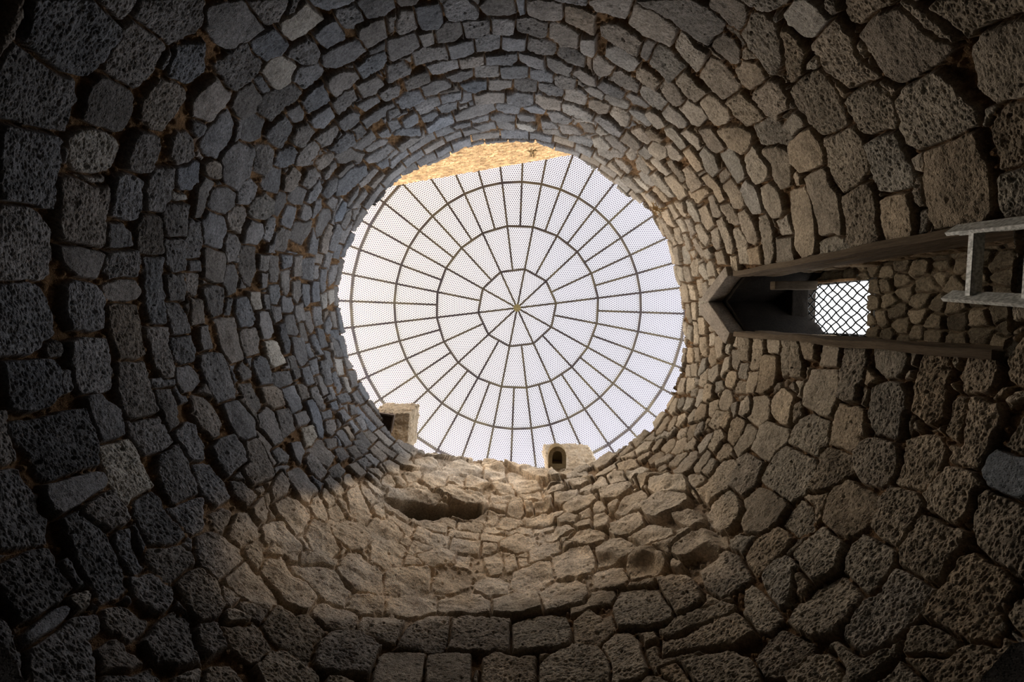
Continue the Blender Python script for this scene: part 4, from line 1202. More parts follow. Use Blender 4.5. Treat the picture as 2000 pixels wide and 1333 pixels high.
# little packing stones in what gaps are left
gu = pits(U, H, 0.075, 77, PER, 0.8, 0.25, 0.42)

patch = smooth(-0.5, 0.5, region(PATCH, 0.16))
rubm = smooth(-0.5, 0.5, region(RUBBLE, 0.10))
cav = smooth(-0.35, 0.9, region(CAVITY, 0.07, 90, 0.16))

nm = len(meta)
rs = np.random.default_rng(21)
off = rs.normal(0, 0.012, nm).clip(-0.03, 0.03); tu = rs.normal(0, 0.05, nm); tv = rs.normal(0, 0.06, nm); val = rs.normal(0, 0.13, nm); hue = rs.normal(0, 1, nm)
mang = np.array([q[0] for q in meta]); mh = np.array([q[1] for q in meta])
isS = np.array([('S' in q[2]) for q in meta]); isL = np.array([('L' in q[2]) for q in meta]); isB = np.array([('B' in q[2]) for q in meta])
big = np.array([q[3] for q in meta])
smoothness = np.where(isS, 1.0, np.where((mh > 3.4) & (rs.random(nm) < 0.35), 0.75, np.where(rs.random(nm) < 0.12, 0.6, 0.0)))
smoothness = np.where(isB, 0, smoothness)
I = np.maximum(ID, 0); on = (ID >= 0)
edge = 0.019 + 0.012 * fbm(U, H, 0.25, 31, 2, PER)
prof = smooth(-0.006, 1.0, D / edge + 0.22) * on
gap = 0.066 + 0.035 * fbm(U, H, 0.3, 41, 2, PER)
face = off[I] + tu[I] * TU + tv[I] * TV + 0.010 * (1 - np.exp(-np.maximum(D, 0) / 0.06)) - 0.010
mort = -gap * (1 - 0.25 * patch) + 0.03 * gu * (D > -0.2)
sm = smoothness[I] * (1 - 0.75 * patch)
n_a = fbm(U, H, 0.12, 61, 3, PER); n_b = fbm(U, H, 0.045, 62, 3, PER); n_c = fbm(U, H, 0.016, 63, 2, PER)
hgt = mort * (1 - prof) + face * prof
hgt += prof * (n_a * 0.012 + n_b * (0.008 - 0.005 * sm) + n_c * (0.005 - 0.003 * sm)) + (1 - prof) * n_b * 0.012
p1 = pits(U, H, 0.0115, 71, PER, 0.8, 0.22, 0.52); p2 = pits(U, H, 0.12, 72, PER, 0.33, 0.06, 0.16); p3 = pits(U, H, 0.045, 73, PER, 0.5, 0.14, 0.34)
hgt -= prof * (1 - 0.85 * sm) * (1 - 0.45 * patch) * (p1 * 0.0065 + p3 * 0.0065 + p2 * 0.020)
hgt -= prof * patch * p2 * 0.01
# worn part: flatter joints, hollows, broken ledges
led = fbm(U, H * 2.6, 0.42, 81, 3, PER)
hgt = hgt * (1 - 0.15 * patch) + patch * (-0.03 + 0.024 * led + 0.010 * n_a)
hgt += rubm * (0.02 + 0.035 * fbm(U, H * 1.8, 0.30, 84, 2, PER) + prof * (0.025 + 1.8 * np.abs(off[I])) - 0.03 * (1 - prof))
hgt += patch * smooth(5.3, 5.6, H) * prof * (0.01 + 1.5 * np.abs(off[I]))
hgt -= cav * 0.5
ledge = smooth(0.0, 0.25, region(PATCH, 1.0)) * 0
# the crest above the hollow hangs out a little
ta = (TH - 97) / 22.0
crest = np.exp(-(ta ** 4)) * smooth(5.35, 5.75, H) * patch
hgt += crest * (0.09 + 0.06 * led)
lip = np.exp(-((TH - 105) / 13.0) ** 4) * np.exp(-((H - 5.42) / 0.16) ** 2)
hgt += lip * (0.09 + 0.04 * n_a)

# ---- stones' own colours, with brighter light on the brown side painted in too
def lin(r, g, b): return np.array([(c / 255) ** 2.2 for c in (r, g, b)])
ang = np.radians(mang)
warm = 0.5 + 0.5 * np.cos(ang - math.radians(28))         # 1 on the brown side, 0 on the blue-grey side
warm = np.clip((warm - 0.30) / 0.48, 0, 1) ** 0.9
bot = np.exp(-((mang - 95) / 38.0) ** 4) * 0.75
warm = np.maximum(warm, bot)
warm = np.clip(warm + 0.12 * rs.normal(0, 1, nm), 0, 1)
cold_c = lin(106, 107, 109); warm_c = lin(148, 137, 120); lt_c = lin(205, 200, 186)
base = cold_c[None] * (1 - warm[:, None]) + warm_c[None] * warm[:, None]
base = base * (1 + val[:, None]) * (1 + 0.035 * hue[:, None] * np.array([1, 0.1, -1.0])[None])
lmix = np.where(np.array([('LB' in q[2]) for q in meta]), 0.55, 0.75)
base = np.where(isL[:, None], base * lmix[:, None] + lt_c[None] * (1 - lmix[:, None]), base)
isG = np.array([('G' in q[2]) for q in meta])
base = np.where(isG[:, None], cold_c[None] * 1.35 * np.array([0.92, 1.0, 1.05]), base)
base = np.where((isS & ~isL)[:, None], base * 1.05, base)
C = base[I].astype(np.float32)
w_v = warm[I]
mc = lin(108, 86, 63)[None, None] * (0.8 + 0.35 * vnoise(U, H, 0.05, 88, PER))[..., None]
C = C * prof[..., None] + mc * (1 - prof[..., None])
pc = lin(224, 200, 168)[None, None] * (1 + 0.22 * fbm(U, H, 0.22, 95, 3, PER))[..., None]
light = smooth(-0.25, 0.45, fbm(U, H, 0.5, 97, 2, PER))
pc = pc * (1 - 0.4 * light[..., None]) + lin(222, 214, 200)[None, None] * 0.4 * light[..., None]
pwide = smooth(-1.0, 1.0, region(PATCH, 0.34)); pleft = smooth(118, 132, TH) * smooth(3.7, 4.3, H)
pm = ((pwide * (1 - pleft) + patch * pleft) * (0.76 + 0.12 * prof) * (1 - 0.4 * rubm))[..., None]
C = C * (1 - pm) + pc * pm
hollow_shade = smooth(0.0, 1.0, region(CAVITY, 0.22, 90, 0.1) + 0.9)[..., None] * 0.55      # shade painted into the colour in and round the hollow
C = C * (1 - hollow_shade * 0.8) + lin(60, 52, 44)[None, None] * hollow_shade * 0.8
C = C * (1 - 0.97 * cav[..., None]) + lin(16, 13, 11)[None, None] * 0.97 * cav[..., None]  # inside of the hollow painted near-black to deepen its shade
C = np.clip(C, 0.004, 0.9)

rad = RW - hgt
X = AX + rad * np.cos(np.radians(TH)); Y = AY + rad * np.sin(np.radians(TH)); Z = H + EYE
# open the niche: drop what lies inside its outline
da = np.where(TH > 180, TH - 360, TH)
nz = [(a - 360 if a > 180 else a, h) for a, h in NICHE]
inn = sdf_poly(np.radians(da) * RW, H, [(math.radians(a) * RW, h) for a, h in nz]) > 0
# what lies well outside the photograph gets a coarser mesh
dx, dy, dz = X, Y, H
cx_ = R3[0][0] * dx + R3[1][0] * dy + R3[2][0] * dz; cy_ = R3[0][1] * dx + R3[1][1] * dy + R3[2][1] * dz; cz_ = R3[0][2] * dx + R3[1][2] * dy + R3[2][2] * dz
near = (np.abs(cx_ / cz_ * 820) < 1000 + 130) & (np.abs(cy_ / cz_ * 820) < 667 + 130)
idx = (np.arange(NT)[:, None] * NS + np.arange(NS)[None, :])
i2 = np.roll(idx, -1, axis=0)
quads = np.stack([idx[:, :-1], idx[:, 1:], i2[:, 1:], i2[:, :-1]], -1).reshape(-1, 4)
keep_v = (near & ~inn).ravel()
keepq = keep_v[quads].all(axis=1)
quads = quads[keepq]
used = np.zeros(NT * NS, bool); used[quads.ravel()] = True
remap = np.cumsum(used) - 1
P = np.stack([X, Y, Z], -1).reshape(-1, 3)
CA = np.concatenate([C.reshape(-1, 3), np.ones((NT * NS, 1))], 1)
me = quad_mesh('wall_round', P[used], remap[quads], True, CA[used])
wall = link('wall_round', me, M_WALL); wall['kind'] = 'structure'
print('wall verts', len(me.vertices))
# coarse remainder, set back behind the fine part where they meet
K = 6
ti = np.arange(0, NT, K); sj = np.arange(0, NS, K)
Xc = X[np.ix_(ti, sj)]; Yc = Y[np.ix_(ti, sj)]; Zc = Z[np.ix_(ti, sj)]; Hc = H[np.ix_(ti, sj)]
Cc = C[np.ix_(ti, sj)]
nearc = near[np.ix_(ti, sj)]
nr = np.hypot(Xc - AX, Yc - AY); push = np.where(nearc, 0.10, 0.0)
Xc = Xc + (Xc - AX) / nr * push; Yc = Yc + (Yc - AY) / nr * push
n1_, n2_ = Xc.shape
ic = np.arange(n1_)[:, None] * n2_ + np.arange(n2_)[None]
i2c = np.roll(ic, -1, axis=0)
qc = np.stack([ic[:, :-1], ic[:, 1:], i2c[:, 1:], i2c[:, :-1]], -1).reshape(-1, 4)
from_near = nearc
er = from_near.copy()
for _ in range(3):
    er = er & np.roll(er, 1, 0) & np.roll(er, -1, 0)
    e2 = er.copy(); e2[:, 1:] &= er[:, :-1]; e2[:, :-1] &= er[:, 1:]; er = e2
kq = ~er.ravel()[qc].all(axis=1)
innc = inn[np.ix_(ti, sj)].ravel()
kq &= ~innc[qc].any(axis=1)
qc = qc[kq]
# foot of the wall, below the lowest traced course, down to the floor
Hb = np.linspace(RW / Q1, -EYE, 40)
TT, HB = np.meshgrid(np.arange(0, 360, 1.0), Hb, indexing='ij')
ub = np.radians(TT) * RW
row = np.floor(HB / 0.34); sh = (row % 2) * 0.23
cu_ = (ub + sh) / 0.47; fu = np.abs((cu_ % 1) - 0.5) * 2; fh = np.abs((HB / 0.34 % 1) - 0.5) * 2
bl = smooth(1.0, 0.82, np.maximum(fu, fh)) * 0.06 - 0.06 + fbm(ub, HB, 0.2, 44, 2, PER) * 0.012
rb = RW - bl
Pb = np.stack([AX + rb * np.cos(np.radians(TT)), AY + rb * np.sin(np.radians(TT)), HB + EYE], -1).reshape(-1, 3)
nb1, nb2 = TT.shape
ib = np.arange(nb1)[:, None] * nb2 + np.arange(nb2)[None]; ib2 = np.roll(ib, -1, axis=0)
qb_ = np.stack([ib[:, :-1], ib[:, 1:], ib2[:, 1:], ib2[:, :-1]], -1).reshape(-1, 4)
Cb = np.tile(np.array([0.08, 0.075, 0.07, 1.0]), (len(Pb), 1))
Pc = np.stack([Xc, Yc, Zc], -1).reshape(-1, 3); CCa = np.concatenate([Cc.reshape(-1, 3), np.ones((len(Pc), 1))], 1)
me = quad_mesh('wall_foot', np.concatenate([Pc, Pb]), np.concatenate([qc, qb_ + len(Pc)]), True, np.concatenate([CCa, Cb]))
o = link('wall_lower', me, M_WALL); o['kind'] = 'structure'
# top of the wall and its outer face
step = 4
t0 = np.arange(0, NT, step)
rows = []; cl = []
capn = fbm(np.radians(th[t0]) * RW, np.zeros(len(t0)), 0.3, 12, 2, PER) * 0.03
rlist = [(None, 0), (RW + 0.12, 0.01), (RW + 0.3, 0.03), (RW + 0.6, 0.02), (ROUT, 0.0), (ROUT, -1.0), (ROUT, -1.42), (ROUT, -2.6), (ROUT, -2.9), (ROUT, -4.9), (ROUT, -8.9)]
hm_ = h_rim[t0]
for r_, dz_ in rlist:
    if r_ is None: x = X[t0, 0]; y = Y[t0, 0]; z = Z[t0, 0]
    else:
        x = AX + r_ * np.cos(np.radians(th[t0])); y = AY + r_ * np.sin(np.radians(th[t0]))
        z = hm_ + EYE + dz_ + (capn if dz_ > -0.5 else 0)
        if dz_ < -0.5: z = np.full(len(t0), 7.2 + EYE + dz_)
        if dz_ < -8: z = np.full(len(t0), -0.2)
    rows.append(np.stack([x, y, z], -1))
Pt = np.stack(rows, 1); nn, mm = Pt.shape[:2]
it = np.arange(nn)[:, None] * mm + np.arange(mm)[None]; it2 = np.roll(it, -1, axis=0)
qt = np.stack([it[:, :-1], it2[:, :-1], it2[:, 1:], it[:, 1:]], -1)
tt = th[t0]; tt = np.where(tt > 180, tt - 360, tt)
win = (tt > -7.2) & (tt < 6.6)                                        # the little window in the outer face
qk = np.ones((nn, mm - 1), bool)
qk[win, 6] = False; qk[win, 7] = False; qk[win, 5] = False
qt = qt[qk]
ct = np.tile(np.append(lin(140, 128, 112), 1.0), (nn * mm, 1))
me = quad_mesh('wall_outside', Pt.reshape(-1, 3), qt, True, ct)
o = link('wall_outer', me, M_WALL); o['kind'] = 'structure'

# ------------------------------------------------------------------ rubble panels for the flat faces
def panel(name, O, du, dv, w, h, stp, cell, amp, col, seed, flip=False, hole=None, mat=None, name_o=None, aspect=1.4, kind='structure', pit=1.0, gapc=(86, 68, 48)):
    O = np.array(O, float); du = np.array(du, float); dv = np.array(dv, float)
    nn_ = np.cross(du, dv); nn_ /= np.linalg.norm(nn_)
    if flip: nn_ = -nn_
    nu, nv = max(3, int(w / stp)), max(3, int(h / stp))
    a = np.linspace(0, w, nu); b = np.linspace(0, h, nv)
    A, B = np.meshgrid(a, b, indexing='ij')
    g = np.random.default_rng(seed)
    # seeds on a wobbly brick pattern
    pts_ = []
    r = 0; y = -cell
    while y < h + cell:
        x = -cell * aspect * g.random()
        while x < w + cell * aspect:
            pts_.append((x + g.normal(0, 0.12) * cell, y + g.normal(0, 0.12) * cell)); x += cell * aspect * (0.8 + 0.5 * g.random())
        y += cell; r += 1
    pts_ = np.array(pts_)
    wa = A + 0.12 * cell * fbm(A, B, cell * 0.6, seed + 3, 2); wb = B + 0.12 * cell * fbm(A, B, cell * 0.6, seed + 4, 2)
    f1 = np.full(A.shape, 1e9); f2 = f1.copy(); ident = np.zeros(A.shape, int)
    for k, (x, y) in enumerate(pts_):
        d = (np.abs((wa - x) / aspect) ** 2.6 + np.abs(wb - y) ** 2.6) ** (1 / 2.6)
        lt = d < f1
        f2 = np.where(lt, f1, np.minimum(f2, d)); ident = np.where(lt, k, ident); f1 = np.where(lt, d, f1)
    e_ = smooth(0.0, 0.22, (f2 - f1) / cell)
    hg = (e_ - 1) * amp + e_ * (g.normal(0, 0.25, len(pts_))[ident] * amp) + fbm(A, B, cell * 0.5, seed + 5, 3) * amp * 0.35 + fbm(A, B, 0.03, seed + 6, 2) * amp * 0.12
    hg -= e_ * pits(A, B, 0.03, seed + 7, None, 0.8, 0.2, 0.45) * 0.007 * pit
    Pn = O[None, None] + A[..., None] * du + B[..., None] * dv + hg[..., None] * nn_
    cc = np.array(col)[None, None] * (1 + 0.22 * g.normal(0, 1, len(pts_))[ident])[..., None]
    cc = cc * e_[..., None] + lin(*gapc)[None, None] * (1 - e_[..., None])
    cc = np.clip(np.concatenate([cc, np.ones(A.shape + (1,))], -1), 0.005, 1)
    ii_ = np.arange(nu)[:, None] * nv + np.arange(nv)[None]
    q = np.stack([ii_[:-1, :-1], ii_[1:, :-1], ii_[1:, 1:], ii_[:-1, 1:]], -1).reshape(-1, 4)
    if hole:
        ins = (sdf_poly(A, B, hole) > 0).ravel()
        q = q[~ins[q].all(axis=1)]
    if flip: q = q[:, ::-1]
    me_ = quad_mesh(name, Pn.reshape(-1, 3), q, True, cc.reshape(-1, 4))
    ob = link(name_o or name, me_, mat or M_WALL)
    if kind: ob['kind'] = kind
    return ob

YT, YB = -0.490, 0.205                                    # the two jambs of the niche
XF, XB = 2.60, 3.66
brown = lin(150, 132, 108); darkb = lin(120, 108, 92)
# back of the niche with the barred opening, its sides, bed and pointed soffit
wy0, wy1, wz0, wz1 = -0.385, 0.215, EYE + 4.49, EYE + 5.60
bw = 1.1
O = (XB, -0.75, EYE + 1.9)
hole = [(wy0 + 0.75, wz0 - O[2]), (wy0 + 0.75, wz1 - O[2]), (wy1 + 0.78, wz1 - O[2]), (wy1 + 0.78, wz0 - O[2])]
panel('wall_niche_back', O, (0, 1, 0), (0, 0, 1), 1.35, 4.4, 0.008, 0.17, 0.035, lin(128, 117, 99), 31, True, hole, aspect=0.85, gapc=(104, 90, 72))
panel('wall_niche_left', (XF + 0.1, YT - 0.035, EYE + 2.2), (1, 0, 0), (0, 0, 1), XB - XF, 3.5, 0.015, 0.2, 0.04, brown, 32, True)
panel('wall_niche_right', (XF + 0.1, YB + 0.035, EYE + 2.2), (1, 0, 0), (0, 0, 1), XB - XF, 3.3, 0.015, 0.2, 0.04, brown, 33, False)
o = panel('niche_bed', (XF + 0.06, YT - 0.1, EYE + 2.34), (1, 0, 0), (0, 1, 0), XB - XF, YB - YT + 0.2, 0.015, 0.2, 0.03, brown, 34, False, name_o='floor_niche')
# reveal round the opening in the outer skin of the wall
bm = bmesh.new()
for (y0, y1, z0, z1) in ((wy0 - 0.2, wy0, wz0 - 0.15, wz1 + 0.1), (wy1, wy1 + 0.2, wz0 - 0.15, wz1 + 0.1), (wy0 - 0.2, wy1 + 0.2, wz0 - 0.25, wz0), (wy0 - 0.2, wy1 + 0.2, wz1, wz1 + 0.35)):
    box(bm, ((XB + 0.14), (y0 + y1) / 2, (z0 + z1) / 2), (0.16, y1 - y0, z1 - z0))
roughen(bm, 3, 0.012, 3)
o = link('trim_1', bm_mesh('trim_1', bm, True), M_BLACKSTONE); o['kind'] = 'structure'

# two leaning slabs that roof the niche
apex = (-0.187, EYE + 5.79)
def leaning(name, p, label, seed):
    bm = bmesh.new(); prism(bm, p, XF - 0.035, XF + 0.16, 'x')
    roughen(bm, 4, 0.010, seed, 0.012)
    ob = link(name, bm_mesh(name, bm, True), M_SLAB)
    return tag(ob, label, 'lintel stone')
leaning('lintel_slab', [(-0.187, EYE + 5.79), (-0.49, EYE + 5.27), (-0.62, EYE + 5.33), (-0.215, EYE + 6.07)],
        'slim sloping roof slab on the far side of the pointed niche, nearer the photo top', 5)
leaning('lintel_slab', [(-0.187, EYE + 5.79), (-0.160, EYE + 6.05), (-0.03, EYE + 6.04), (0.36, EYE + 5.28), (0.21, EYE + 5.18)],
        'broad smooth sloping roof slab below the point of the niche, beside small stones', 6)

# near-black stones behind them
def dark_block(p, seed):
    bm = bmesh.new(); prism(bm, p, XF + 0.17, XB + 0.05, 'x'); roughen(bm, 3, 0.02, seed, 0.01)
    o_ = link('ceiling_niche', bm_mesh('ceiling_niche', bm, True), M_BLACKSTONE); o_['kind'] = 'structure'
dark_block([(-0.150, EYE + 5.73), (-0.53, EYE + 5.16), (-0.85, EYE + 5.3), (-0.3, EYE + 6.3)], 11)
dark_block([(-0.220, EYE + 5.72), (-0.15, EYE + 6.3), (0.55, EYE + 5.3), (0.24, EYE + 5.12)], 12)
bm = bmesh.new(); box(bm, (XB - 0.10, -0.15, EYE + 5.62), (0.22, 0.9, 0.42)); roughen(bm, 4, 0.02, 14, 0.02)
o = link('trim_2', bm_mesh('trim_2', bm, True), M_BLACKSTONE); o['kind'] = 'structure'
# timber lining of the jambs: long layered boards on edge
def jamb(y0, y1, z0, z1, depth, label, seed):
    root = empty('jamb_board', (XF + depth / 2, (y0 + y1) / 2, z0))
    n = 5
    for k in range(n):
        bm = bmesh.new()
        a0 = k / n; a1 = (k + 1) / n
        x0 = XF + 0.015 * random.random() + depth * a0; x1 = XF + depth * a1 - 0.008
        yo = (y1 - y0) * 0.25 * random.random()
        vs = [(y0 + (yo if y0 < 0 else 0), z0), (y1 - (yo if y0 > 0 else 0), z0), (y1 - (yo if y0 > 0 else 0), z1), (y0 + (yo if y0 < 0 else 0), z1)]
        prism(bm, vs, x0, x1, 'x')
        for c in range(6):
            bmesh.ops.subdivide_edges(bm, edges=[e for e in bm.edges if abs((e.verts[0].co - e.verts[1].co).z) > 0.05], cuts=1, use_grid_fill=True)
        from mathutils import noise
        bm.normal_update()
        for v in bm.verts:
            v.co.y += noise.noise(Vector((v.co.x * 9 + k * 5, seed, v.co.z * 2.2))) * 0.018
            v.co.x += noise.noise(Vector((v.co.y * 9 + k * 5, seed + 4, v.co.z * 3.0))) * 0.012
            v.co -= Vector(root.location)
        link('layer', bm_mesh('layer', bm, False), M_WOOD, root)
    tag(root, label, 'wooden board')
    return root
jamb(YT - 0.045, YT + 0.012, EYE + 2.40, EYE + 5.22, 0.50, 'layered weathered dark board lining the niche jamb under the upper ladder rail', 1)
jamb(YB - 0.012, YB + 0.045, EYE + 2.36, EYE + 5.16, 0.42, 'long dark weathered board along the lower edge of the niche', 9)
# beam ends and the pale batten at the barred window
bm = bmesh.new(); box(bm, (3.28, -0.36, EYE + 5.12), (0.5, 0.10, 0.10)); roughen(bm, 3, 0.01, 2, 0.01)
tag(link('beam_end', bm_mesh('beam_end', bm, True), M_WOOD), 'short weathered beam end in the dark top of the niche beside the barred opening', 'beam')
bm = bmesh.new(); box(bm, (XB - 0.04, -0.40, EYE + 5.0), (0.035, 0.026, 0.74), Matrix.Rotation(math.radians(1.5), 3, 'X')); roughen(bm, 2, 0.003, 2)
tag(link('batten', bm_mesh('batten', bm), M_BATTEN), 'thin pale wooden batten along the upper edge of the barred opening', 'batten')

# crimped diamond wire grille
root = empty('wire_grille', (XB + 0.03, (wy0 + wy1) / 2, wz0))
def wire_mesh(sgn):
    cu = bpy.data.curves.new('wire', 'CURVE'); cu.dimensions = '3D'; cu.bevel_depth = 0.0055; cu.bevel_resolution = 1
    sp = 0.118
    cy, cz = (wy0 + wy1) / 2, (wz0 + wz1) / 2
    return cu, sp, cy, cz
for sgn, nm_ in ((1, 'wire'), (-1, 'wire')):
    for k in range(-9, 10):
        c0 = k * 0.148
        pl_ = []
        # line: (z - cz) = sgn * (y - cy) * 1.18 + c0 * 1.18
        for i in range(61):
            y = (wy0 - 0.04) + (wy1 - wy0 + 0.08) * i / 60
            z = (wz0 + wz1) / 2 + sgn * (y - (wy0 + wy1) / 2) * 1.37 + c0
            if wz0 - 0.06 <= z <= wz1 + 0.06:
                ph = (y - wy0) / 0.0775 * math.pi * 2 / 1.0
                pl_.append((0.006 * sgn * math.cos((y * sgn + c0) * 54), y, z + 0.0025 * math.sin(ph * 2)))
        if len(pl_) < 4: continue
        bm = bmesh.new(); prev = None; rw = 0.0082
        for i, p in enumerate(pl_):
            t_ = Vector(pl_[min(i + 1, len(pl_) - 1)]) - Vector(pl_[max(i - 1, 0)]); t_.normalize()
            n_ = t_.cross(Vector((1, 0, 0))).normalized(); b_ = t_.cross(n_)
            ring = [bm.verts.new(Vector(p) + (n_ * math.cos(a) + b_ * math.sin(a)) * rw - Vector((0, root.location.y, root.location.z))) for a in (0, 1.2566, 2.5133, 3.7699, 5.0265)]
            if prev:
                for q in range(5): bm.faces.new((prev[q], prev[(q + 1) % 5], ring[(q + 1) % 5], ring[q]))
            prev = ring
        link('wire', bm_mesh('wire', bm, True), M_WIRE, root)
bm = bmesh.new()
hy = (wy1 - wy0) / 2 + 0.05; hz = (wz1 - wz0) / 2 + 0.05; cz = (wz1 - wz0) / 2
for a, b in (((0, -hy, cz - hz), (0, hy, cz - hz)), ((0, -hy, cz + hz), (0, hy, cz + hz)), ((0, -hy, cz - hz), (0, -hy, cz + hz)), ((0, hy, cz - hz), (0, hy, cz + hz))):
    bar(bm, a, b, 0.02, 0.02)
link('frame', bm_mesh('frame', bm), M_WIRE, root)
tag(root, 'dark crimped diamond wire grille across the bright opening in the niche', 'grille')

# ------------------------------------------------------------------ floor
panel('floor', (AX - 3.0, AY - 3.0, 0.0), (1, 0, 0), (0, 1, 0), 6.0, 6.0, 0.05, 0.5, 0.03, lin(92, 84, 72), 40, False)

# ------------------------------------------------------------------ sandy wall above the rim (upper edge of the opening)
A0 = Vector((-2.51, -2.661)); A1 = Vector((1.03, -3.237))
dv_ = (A1 - A0).normalized(); A0 = A0 - dv_ * 0.9; ln = (A1 - A0).length + 0.9
panel('wall_top_face', (A0.x, A0.y, EYE + 7.0), (dv_.x, dv_.y, 0), (0, 0, 1), ln, 1.70, 0.012, 0.055, 0.022, lin(228, 184, 134), 50, True, name_o='wall_back', mat=M_TAN, aspect=1.9, pit=0.5, gapc=(190, 146, 92))
bm = bmesh.new()
nrm = Vector((dv_.y, -dv_.x)); nrm = nrm if nrm.dot(Vector((0.7, 3.0))) < 0 else -nrm
ctr = A0 + dv_ * ln / 2 + nrm * 0.22
box(bm, (ctr.x, ctr.y, EYE + 7.85), (ln, 0.42, 1.66), Matrix.Rotation(math.atan2(dv_.y, dv_.x), 3, 'Z'))
o = link('wall_back', bm_mesh('wall_back_core', bm), stone_mat('sandy_core', 0.5, False, tuple(lin(200, 165, 116)))); o['kind'] = 'structure'

# ------------------------------------------------------------------ the two stumps of masonry on the rim, each with a duct
def stump(loc_pts, z0, z1, seed, ro, name='masonry_pier'):
    cx = sum(p[0] for p in loc_pts) / len(loc_pts); cy = sum(p[1] for p in loc_pts) / len(loc_pts)
    root = empty(name, (cx, cy, z0))
    bm = bmesh.new(); prism(bm, [(p[0] - cx, p[1] - cy) for p in loc_pts], 0, z1 - z0, 'z')
    roughen(bm, 6, ro, seed, 0.02, 0.016)
    from mathutils import noise
    bm.normal_update()
    for v in bm.verts:
        l_ = noise.noise(Vector((v.co.x * 3, v.co.y * 3 + seed, v.co.z * 19)))
        c_ = noise.noise(Vector((v.co.x * 30 + seed, v.co.y * 30, v.co.z * 45)))
        v.co += Vector((v.normal.x, v.normal.y, v.normal.z * 0.3)) * (0.045 * l_ * ro / 0.03 + 0.022 * c_)
    link('masonry', bm_mesh('masonry', bm, True), M_PIER, root)
    return root
st1 = stump([(-2.56, 2.38), (-1.95, 2.38), (-1.87, 1.66), (-2.52, 1.64)], EYE + 7.02, EYE + 7.75, 3, 0.02)
tag(st1, 'pale square block of rendered masonry at the lower left of the round opening', 'masonry block')
st2 = stump([(0.52, 3.0), (0.50, 2.62), (0.95, 2.62), (1.38, 2.63), (1.42, 3.0)], EYE + 7.0, EYE + 8.45, 8, 0.03)
tag(st2, 'rough layered block of masonry on the bottom edge of the round opening', 'masonry block')
# square duct
def tube(bm, outer, inner, z0, z1):
    n = len(outer); r = []
    for pl_, z in ((outer, z0), (inner, z0), (inner, z1), (outer, z1)):
        r.append([bm.verts.new((p[0], p[1], z)) for p in pl_])
    for a in range(3):
        for i in range(n): bm.faces.new((r[a][i], r[a][(i + 1) % n], r[a + 1][(i + 1) % n], r[a + 1][i]))
    for i in range(n): bm.faces.new((r[3][i], r[3][(i + 1) % n], r[0][(i + 1) % n], r[0][i]))
    bm.faces.new(r[2])
    bmesh.ops.recalc_face_normals(bm, faces=bm.faces)
ca, sa = math.cos(0.18), math.sin(0.18)
def sq(r): return [(ca * x - sa * y, sa * x + ca * y) for x, y in ((-r, -r), (r, -r), (r, r), (-r, r))]
bm = bmesh.new(); tube(bm, sq(0.15), sq(0.125), 0, 0.17)
o = link('square_duct', bm_mesh('square_duct', bm), M_DARKTILE); o.location = (-2.24, 1.76, EYE + 6.77)
o.rotation_euler = (math.radians(-9), math.radians(-10), 0)
tag(o, 'dark square duct end poking out under the pale rendered block', 'duct')
def arch(w, d0, d1, n=9):
    p = [(w, d1), (-w, d1)]
    for i in range(n + 1):
        a = math.pi + math.pi * i / n
        p.append((w * math.cos(a), d0 + w * 1.15 * math.sin(a)))
    return p
bm = bmesh.new(); tube(bm, arch(0.150, -0.02, 0.20), [(x, y) for x, y in arch(0.085, -0.02, 0.11)], 0, 0.16)
roughen(bm, 2, 0.006, 4)
o = link('clay_pipe', bm_mesh('clay_pipe', bm), M_CLAY); o.location = (0.635, 2.385, EYE + 6.95)
o.rotation_euler = (math.radians(4), 0, 0)
tag(o, 'round-topped ochre clay pipe end with a black hole, against the layered block', 'pipe')

# ------------------------------------------------------------------ mesh canopy on a radial steel frame
CC = Vector((-0.058, -0.174)); HR = [9.55, 9.50, 9.31, 9.13, 8.93, 8.72]; RR = [0, 0.885, 1.79, 2.665, 3.54, 4.42]
AOFF = -6.8
canopy = empty('canopy', (CC.x, CC.y, EYE + 8.6))
tag(canopy, 'umbrella-like round canopy of perforated sheet on radial ribs above the opening', 'canopy')
def cp(r, ang, hh=None):
    a = math.radians(ang)
    if hh is None: hh = np.interp(r, RR, HR)
    return Vector((r * math.cos(a), r * math.sin(a), hh - 8.6))
nseg = [0, 10, 20, 40, 40, 40]
bm = bmesh.new(); bmesh.ops.create_cone(bm, cap_ends=True, segments=20, radius1=0.085, radius2=0.06, depth=0.06)
o = link('hub', bm_mesh('hub', bm), M_HUB, canopy); o.location = (0, 0, 9.52 - 8.6)
def on_ring(k, ang):
    """point of the k-th polygonal ring in a given direction"""
    n = nseg[k]; st_ = 360 / n
    t = ((ang - AOFF) / st_); i = math.floor(t + 1e-6); f = t - i
    if f < 1e-4: return cp(RR[k], ang, HR[k])
    p0 = cp(RR[k], AOFF + i * st_, HR[k]); p1 = cp(RR[k], AOFF + (i + 1) * st_, HR[k])
    # intersection of the ray with the chord
    a = math.radians(ang); dx, dy = math.cos(a), math.sin(a)
    ex, ey = p1.x - p0.x, p1.y - p0.y
    den = dx * ey - dy * ex
    tt_ = (p0.x * ey - p0.y * ex) / den
    return Vector((dx * tt_, dy * tt_, HR[k] - 8.6))
for i in range(40):
    ang_ = AOFF + 9 * i
    k0 = 0 if i % 4 == 0 else (1 if i % 2 == 0 else 2)
    bm = bmesh.new()
    prev = on_ring(k0, ang_) if k0 else cp(0.05, ang_)
    for k in range(k0 + 1, 6):
        nx = on_ring(k, ang_); bar(bm, prev + Vector((0, 0, -0.02)), nx + Vector((0, 0, -0.02)), 0.040, 0.04); prev = nx
    link('rib', bm_mesh('rib', bm), M_RIB, canopy)
